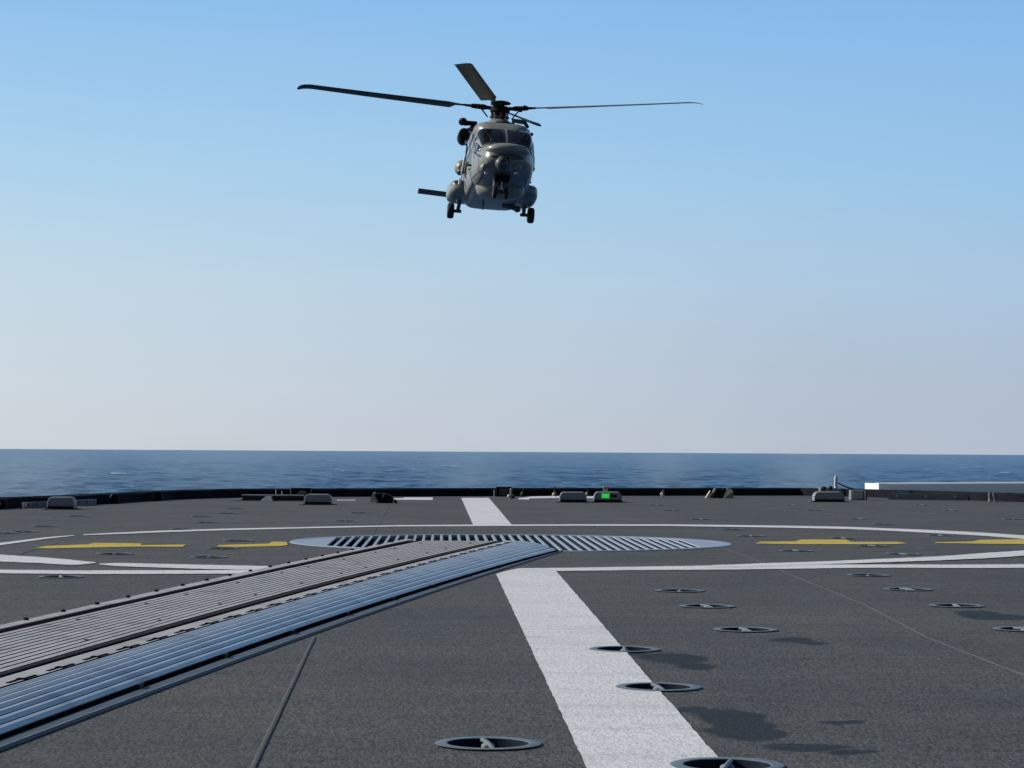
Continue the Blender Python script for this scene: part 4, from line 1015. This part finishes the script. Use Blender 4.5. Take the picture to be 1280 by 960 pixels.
# nose gear
cw = P(625.5, 240.5, -3.95)
mb = MB(); mb.tube([(cw.x+.02, -3.9, cw.z+.05), (cw.x+.01, -3.9, cw.z+.34)], .052, 12); mb.tube([(cw.x+.01, -3.9, cw.z+.3), (cw.x, -3.92, -3.2)], .10, 12)
mb.tube([(cw.x-.25, -3.95, cw.z), (cw.x+.25, -3.95, cw.z)], .05, 8)
ng = mb.build('nose_landing_gear', MAT['heli_dark'], heli, smooth=True)
mb = MB(); mb.tube([(cw.x+.03, -4.02, cw.z+.10), (cw.x+.02, -4.02, cw.z+.46)], .055, 12); mb.build('oleo', MAT['steel'], ng, smooth=True)
for dx in (-.225, .225): wheel(ng, (cw.x+dx, -3.95, cw.z-.02), .235, .16)
for sg in (-1, 1):
    mb = MB(); mb.box((cw.x+sg*.30, -3.9, -3.66), (.03, .9, .36), rot=Matrix.Rotation(sg*.15, 3, 'Y')); mb.build('gear_door', MAT['heli'], ng)
mb = MB(); mb.box((cw.x, -4.1, -3.56), (.56, .95, .10)); mb.build('gear_bay', MAT['black'], ng)
# underside bits
q = P(603.5, 257, .2); mb = MB(); mb.box(q+Vector((0, 0, .02)), (.06, .25, .34)); mb.build('antenna', MAT['heli_dark'], heli)
mb = MB(); mb.tube([P(628, 256, .5), P(640, 258.5, .5), P(646.5, 261.5, .5)], [.09, .12, .11], 10); mb.ellipsoid(P(646.5, 261.5, .5), (.15, .2, .13)); mb.build('belly_probe', MAT['heli_dark'], heli, smooth=True)
# tail -------------------------------------------------------------
mb = MB(); mb.rings([[Vector((x, y, z)) for x, y, z in ((-.13, 8.4, -2.1), (-.13, 10.1, -1.95), (.13, 10.1, -1.95), (.13, 8.4, -2.1))], [Vector((x, y, z)) for x, y, z in ((-.10, 9.2, -.9), (-.10, 10.6, -.9), (.10, 10.6, -.9), (.10, 9.2, -.9))],
                    [Vector((x, y, z)) for x, y, z in ((-.07, 9.9, .25), (-.07, 10.7, .25), (.07, 10.7, .25), (.07, 9.9, .25))]]); fin = mb.build('tail_fin', MAT['heli'], heli, bevel=.04)
t0 = P(522.5, 239.3, 9.2); t1 = P(575, 246, 9.2)
d = (t1-t0).normalized()
mb = MB(); r1 = []
for p_ in (t0, t1+d*1.2):
    r1.append([p_+Vector((0, yy, zz)) for yy, zz in ((-.5, -.04), (-.45, .07), (-.1, .11), (.5, .03), (.5, -.01), (-.1, -.09))])
mb.rings(r1); mb.build('horizontal_stabiliser', MAT['heli_dark'], heli, smooth=True)
hubt = Vector((.30, 10.1, -.1))
mb = MB(); mb.lathe(hubt-Vector((.25, 0, 0)), (1, 0, 0), [(0, .12), (.2, .14), (.36, .08)], 14); tr = mb.build('tail_rotor', MAT['black'], heli, smooth=True)
for k in range(4):
    a = R(25+90*k); dv = Vector((0, math.cos(a), math.sin(a))); cv = Vector((0, -math.sin(a), math.cos(a)))
    mb = MB(); mb.rings([[hubt+dv*r_+cv*.12*s1+Vector((.012*s2, 0, 0)) for s1, s2 in ((-1, 0), (-.3, 1), (1, 0), (-.3, -1))] for r_ in (.1, .35, 1.0, 1.58)]); mb.build('tail_rotor_blade', MAT['blade'], tr)
# main rotor ---------------------------------------------------------
RotM = HI.to_3x3() @ (Matrix.Rotation(R(3.1), 3, 'Y') @ Matrix.Rotation(R(.3), 3, 'X'))   # disc attitude seen from the fuselage frame
def rp(v): return RotM @ Vector(v)
mb = MB(); mb.lathe((0, 0, -.55), RotM @ Vector((0, 0, 1)), [(0, .24), (.10, .25), (.20, .27), (.34, .32), (.44, .40), (.60, .40), (.66, .28), (.70, .12)], 20)
hub = mb.build('rotor_hub', MAT['black'], heli, smooth=True)
mb = MB(); mb.lathe(rp((.05, 0, .18)), RotM @ Vector((0, 0, 1)), [(0, .20), (.03, .36), (.09, .38), (.14, .26), (.17, .08)], 24); mb.build('hub_cap', MAT['black'], hub, smooth=True)
mb = MB()
for k in range(8):
    a = 2*math.pi*k/8; mb.tube([rp((.30*math.cos(a), .30*math.sin(a), -.5)), rp((.36*math.cos(a+.2), .36*math.sin(a+.2), -.05))], .03, 6)
mb.build('pitch_link', MAT['steel'], hub, smooth=True)
mb = MB(); mb.lathe(rp((0, 0, -.34)), RotM @ Vector((0, 0, 1)), [(-.04, .3), (-.03, .40), (.03, .40), (.04, .3)], 20); mb.build('swashplate', MAT['heli_dark'], hub, smooth=True)
az0 = R(9.3)
CON = R(4.0)
for k in range(4):
    a = az0+math.pi/2*k+(0, R(-4.5), 0, R(-1))[k]; RS = (1, 1.03, 1, 1.008)[k]    # 0 = towards the camera; the blades lag a little unevenly
    dv = Vector((-math.sin(a), -math.cos(a), 0)); le = Vector((0, 0, 1)).cross(dv)     # leading edge, rotor turns anticlockwise from above
    def pt(r_, c_, t_, pitch, droop=0.0, RS=RS):
        r_ = r_*RS
        base = dv*(r_*math.cos(CON))+Vector((0, 0, 1))*(r_*math.sin(CON)+.0009*(r_-1.5)**2 if r_ > 1.5 else r_*math.sin(CON))
        ln_ = le*math.cos(pitch)+Vector((0, 0, 1))*math.sin(pitch); nn = -le*math.sin(pitch)+Vector((0, 0, 1))*math.cos(pitch)
        return rp(base+ln_*c_+nn*t_-Vector((0, 0, droop)))
    def sec(r_, cf, ca, th, pitch, droop=0, n=14):
        """airfoil ring: cf ahead of and ca behind the pitch axis"""
        out = []
        for j in range(n):
            u_ = 2*math.pi*j/n; x = (1+math.cos(u_))/2   # 1 = leading edge
            c_ = -ca+(cf+ca)*x; t_ = th*math.sin(u_)*(.35+.65*math.sqrt(max(0, x)))
            out.append(pt(r_, c_, t_, pitch, droop))
        return out
    secs = [sec(.95, .07, .07, .05, R(15)), sec(1.55, .075, .085, .035, R(15)), sec(1.78, .12, .12, .03, R(15)), sec(2.05, .20, .44, .032, R(15))]
    for i in range(1, 13):
        r_ = 2.05+(7.55-2.05)*i/12; secs.append(sec(r_, .20, .44, .03, R(15-6*i/12)))
    secs += [sec(7.8, .17, .44, .022, R(8.5), .02), sec(7.98, .06, .45, .016, R(8.5), .05), sec(8.15, -.22, .46, .01, R(8.5), .10)]
    mb = MB(); mb.rings(secs); bl = mb.build('rotor_blade', MAT['blade'], heli, smooth=True)
    mb = MB()
    mb.rings([sec(r_, w_, w_, t_, R(8), n=12) for r_, w_, t_ in ((.25, .13, .10), (.5, .11, .09), (.62, .17, .13), (.85, .16, .12), (1.0, .12, .12), (1.12, .12, .10), (1.16, .08, .07), (1.45, .075, .05))])
    mb.box(pt(.8, .22, -.05, 0), (.14, .14, .10)); mb.box(pt(1.02, -.14, .02, 0), (.12, .12, .14)); mb.tube([pt(.75, .2, -.05, 0), pt(.45, .24, -.40, 0)], .028, 6)
    mb.build('blade_grip', MAT['black'], bl, smooth=True)
tag(heli, 'grey naval helicopter hovering nose-on above the sea, wheels down and rotor blades spread', 'helicopter')

# ------------------------------------------------------------------ sea
def build_sea():
    az = np.concatenate([np.linspace(-180, -16, 40, endpoint=False), np.linspace(-16, 16, 620), np.linspace(16, 180, 41)[1:]])
    az = az[:-1]                                          # closed ring
    rd = np.concatenate([np.geomspace(4, 220, 60, endpoint=False), np.geomspace(220, 9000, 900, endpoint=False), np.geomspace(9000, 120000, 30)])
    A, Rr = np.meshgrid(np.radians(az), rd)
    X = Rr*np.sin(A); Y = Rr*np.cos(A)
    Z = np.zeros_like(X)
    dr = np.gradient(rd)[:, None]*np.ones_like(X)
    rng = np.random.RandomState(3)
    wind = R(255)
    for i in range(64):
        lam = 2.2*(1.062**i)*(.9+.2*rng.rand())           # 2 m to ~ 95 m
        th = wind+rng.normal()*.75
        amp = .0130*lam**.88*(1 if lam < 10 else (10/lam)**1.5)
        k = 2*math.pi/lam; ph = rng.rand()*6.283
        vis = np.clip((lam/(2.2*dr))-.6, 0, 1)            # drop waves finer than the mesh
        s = np.sin(k*(X*math.cos(th)+Y*math.sin(th))+ph)
        Z += amp*vis*(s+.35*np.cos(2*(k*(X*math.cos(th)+Y*math.sin(th))+ph)))
    Z *= .62*np.clip((A.shape[0]-np.arange(A.shape[0]))/40, 0, 1)[:, None]
    Z -= Rr**2/(2*6371000*1.15)*0
    nr, na = X.shape
    co = np.stack([X, Y, Z+SEA], -1).reshape(-1, 3).astype(np.float32)
    co = np.vstack([co, [[0, 0, SEA]]]).astype(np.float32)
    i, j = np.meshgrid(np.arange(nr-1), np.arange(na), indexing='ij')
    j2 = (j+1) % na
    q = np.stack([i*na+j, i*na+j2, (i+1)*na+j2, (i+1)*na+j], -1).reshape(-1, 4)
    me = bpy.data.meshes.new('sea')
    nf = q.shape[0]
    me.vertices.add(co.shape[0]); me.vertices.foreach_set('co', co.ravel())
    me.loops.add(nf*4); me.loops.foreach_set('vertex_index', q[:, ::-1].ravel().astype(np.int32))
    me.polygons.add(nf); me.polygons.foreach_set('loop_start', np.arange(0, nf*4, 4, dtype=np.int32)); me.polygons.foreach_set('loop_total', np.full(nf, 4, np.int32))
    me.polygons.foreach_set('use_smooth', np.ones(nf, bool))
    me.update(); me.validate()
    m, nt, b = newmat('open_sea_water')
    tc = N(nt, 'ShaderNodeTexCoord'); Pp = tc.outputs['Object']
    b.inputs['Roughness'].default_value = .27; b.inputs['IOR'].default_value = 1.333
    def noise(sc, det=4, vec=Pp):
        n = N(nt, 'ShaderNodeTexNoise'); n.inputs['Scale'].default_value = sc; n.inputs['Detail'].default_value = det; n.inputs['Roughness'].default_value = .6
        L(nt, vec, n.inputs['Vector']); return n.outputs['Fac']
    cr_ = N(nt, 'ShaderNodeValToRGB'); cr_.color_ramp.elements[0].position = .42; cr_.color_ramp.elements[1].position = .60
    cr_.color_ramp.elements[0].color = (.004, .022, .066, 1); cr_.color_ramp.elements[1].color = (.022, .070, .150, 1)
    ms_ = N(nt, 'ShaderNodeMapping'); ms_.inputs['Scale'].default_value = (.055, .14, 1); ms_.inputs['Rotation'].default_value = (0, 0, .12); L(nt, Pp, ms_.inputs['Vector'])
    L(nt, noise(1.0, 9, ms_.outputs['Vector']), cr_.inputs['Fac'])
    mp = N(nt, 'ShaderNodeMapping'); mp.inputs['Scale'].default_value = (.045, .12, 1); L(nt, Pp, mp.inputs['Vector'])
    fo = N(nt, 'ShaderNodeValToRGB'); fo.color_ramp.elements[0].position = .705; fo.color_ramp.elements[1].position = .735
    L(nt, noise(1.0, 3, mp.outputs['Vector']), fo.inputs['Fac'])
    mx = N(nt, 'ShaderNodeMixRGB'); mx.inputs['Color2'].default_value = (.7, .75, .8, 1); L(nt, fo.outputs['Color'], mx.inputs['Fac']); L(nt, cr_.outputs['Color'], mx.inputs['Color1'])
    L(nt, mx.outputs['Color'], b.inputs['Base Color'])
    bp = N(nt, 'ShaderNodeBump'); bp.inputs['Strength'].default_value = 1.0; bp.inputs['Distance'].default_value = .35
    L(nt, noise(.9, 6), bp.inputs['Height']); L(nt, bp.outputs['Normal'], b.inputs['Normal'])
    me.materials.append(m)
    o = bpy.data.objects.new('sea', me); COL.objects.link(o); tag(o, kind='structure')
build_sea()

# ------------------------------------------------------------------ wind-blown spray over the water
def spray(px, y, w, hgt, dens, label):
    p = at_depth(px, 600, y); mb = MB(); mb.ellipsoid((0, 0, 0), (w/2, w*.7, hgt/2), 16, 10)
    m = bpy.data.materials.new('drifting_spray'); m.use_nodes = True; nt = m.node_tree
    nt.nodes.remove(nt.nodes['Principled BSDF'])
    out = nt.nodes['Material Output']; v = N(nt, 'ShaderNodeVolumePrincipled'); v.inputs['Color'].default_value = (.72, .88, 1, 1)
    tc = N(nt, 'ShaderNodeTexCoord'); ln_ = N(nt, 'ShaderNodeVectorMath', operation='MULTIPLY'); ln_.inputs[1].default_value = (2/w, 1/(w*.7), 2/hgt)
    L(nt, tc.outputs['Object'], ln_.inputs[0]); le = N(nt, 'ShaderNodeVectorMath', operation='LENGTH'); L(nt, ln_.outputs[0], le.inputs[0])
    mr = N(nt, 'ShaderNodeMapRange'); mr.inputs['From Min'].default_value = 1; mr.inputs['From Max'].default_value = .1; L(nt, le.outputs['Value'], mr.inputs['Value'])
    nz = N(nt, 'ShaderNodeTexNoise'); nz.inputs['Scale'].default_value = 6/w; nz.inputs['Detail'].default_value = 3; L(nt, tc.outputs['Object'], nz.inputs['Vector'])
    m1 = N(nt, 'ShaderNodeMath', operation='MULTIPLY'); L(nt, mr.outputs[0], m1.inputs[0]); L(nt, nz.outputs['Fac'], m1.inputs[1])
    m2 = N(nt, 'ShaderNodeMath', operation='MULTIPLY'); L(nt, m1.outputs[0], m2.inputs[0]); m2.inputs[1].default_value = dens
    L(nt, m2.outputs[0], v.inputs['Density']); L(nt, v.outputs[0], out.inputs['Volume'])
    o = mb.build('sea_spray', m); o.location = (p.x, y, SEA+hgt*.32); tag(o, label, 'spray', None, 'stuff'); return o
spray(20, 260, 24, 9, .045, 'pale spray drifting over the water at the left edge')
spray(270, 300, 30, 11, .014, 'faint spray over the water behind the low ledge')
spray(585, 260, 12, 9.5, .045, 'thin veil of spray over the water behind the centre stripe')
spray(830, 300, 11, 11, .046, 'thin veil of spray over the water behind the small fittings')
spray(1005, 260, 12, 9.5, .06, 'veil of spray rising over the water behind the crane post')

sm_ = spray(1010, 420, 62, 62, .0022, 'faint grey exhaust haze low in the sky at right')
sm_.name = 'exhaust_haze'; sm_['category'] = 'haze'; sm_.data.materials[0].node_tree.nodes['Principled Volume'].inputs['Color'].default_value = (.45, .50, .58, 1)
# ------------------------------------------------------------------ light
SUN_EL = R(31); SUN_AZ = R(-80)            # azimuth from +Y towards +X: nearly due left, a little beyond the objects
sd = Vector((math.sin(SUN_AZ)*math.cos(SUN_EL), math.cos(SUN_AZ)*math.cos(SUN_EL), math.sin(SUN_EL)))
sun = bpy.data.lights.new('sun', 'SUN'); sun.energy = 5.0; sun.angle = R(.53); sun.color = (1, .95, .87)
so = bpy.data.objects.new('sun', sun); COL.objects.link(so); so.rotation_euler = sd.to_track_quat('Z', 'Y').to_euler()
w = bpy.data.worlds.new('World'); scene.world = w; w.use_nodes = True
nt = w.node_tree; bg = nt.nodes['Background']
sky = N(nt, 'ShaderNodeTexSky', sky_type='NISHITA'); sky.sun_disc = False; sky.sun_elevation = SUN_EL; sky.sun_rotation = SUN_AZ
sky.air_density = 1.0; sky.dust_density = 1.2; sky.ozone_density = 2.0; sky.altitude = 5
SKS = .05
tc = N(nt, 'ShaderNodeTexCoord'); sx = N(nt, 'ShaderNodeSeparateXYZ'); L(nt, tc.outputs['Generated'], sx.inputs[0])
def skyramp(stops):
    c = N(nt, 'ShaderNodeValToRGB'); e = c.color_ramp.elements
    while len(e) < len(stops): e.new(.5)
    for el, (p, col) in zip(e, stops):
        el.position = p; el.color = tuple(((v/255+.055)/1.055)**2.4 for v in col)+(1,)
    mr = N(nt, 'ShaderNodeMapRange'); mr.inputs['From Min'].default_value = 0; mr.inputs['From Max'].default_value = .25
    L(nt, sx.outputs['Z'], mr.inputs['Value']); L(nt, mr.outputs[0], c.inputs['Fac']); return c.outputs['Color']
lo = skyramp([(0, (206, 212, 218)), (.12, (205, 216, 224)), (.28, (196, 217, 230)), (.45, (175, 211, 236)), (.72, (146, 194, 236)), (1, (126, 178, 232))])
hi = skyramp([(0, (178, 188, 204)), (.12, (175, 190, 209)), (.28, (168, 197, 223)), (.45, (154, 196, 230)), (.72, (134, 184, 233)), (1, (120, 172, 230))])
mx_ = N(nt, 'ShaderNodeMapRange'); mx_.inputs['From Min'].default_value = -.22; mx_.inputs['From Max'].default_value = .22; L(nt, sx.outputs['X'], mx_.inputs['Value'])
mc = N(nt, 'ShaderNodeMixRGB'); L(nt, mx_.outputs[0], mc.inputs['Fac']); L(nt, lo, mc.inputs['Color1']); L(nt, hi, mc.inputs['Color2'])
ms = N(nt, 'ShaderNodeVectorMath', operation='SCALE'); ms.inputs['Scale'].default_value = 1/SKS; L(nt, mc.outputs['Color'], ms.inputs[0])
fz = N(nt, 'ShaderNodeMapRange', interpolation_type='SMOOTHSTEP'); fz.inputs['From Min'].default_value = .24; fz.inputs['From Max'].default_value = .50; L(nt, sx.outputs['Z'], fz.inputs['Value'])
by = N(nt, 'ShaderNodeMapRange', interpolation_type='SMOOTHSTEP'); by.inputs['From Min'].default_value = .45; by.inputs['From Max'].default_value = -.15; L(nt, sx.outputs['Y'], by.inputs['Value'])
fm_ = N(nt, 'ShaderNodeMath', operation='MAXIMUM'); L(nt, fz.outputs[0], fm_.inputs[0]); L(nt, by.outputs[0], fm_.inputs[1])
mf = N(nt, 'ShaderNodeMixRGB'); L(nt, fm_.outputs[0], mf.inputs['Fac']); L(nt, ms.outputs[0], mf.inputs['Color1']); L(nt, sky.outputs['Color'], mf.inputs['Color2'])
L(nt, mf.outputs['Color'], bg.inputs['Color']); bg.inputs['Strength'].default_value = SKS
scene.view_settings.view_transform = 'Standard'; scene.view_settings.look = 'None'; scene.view_settings.exposure = 0; scene.view_settings.gamma = 1
scene.render.engine = 'CYCLES'
scene.render.resolution_x = 1024; scene.render.resolution_y = 768
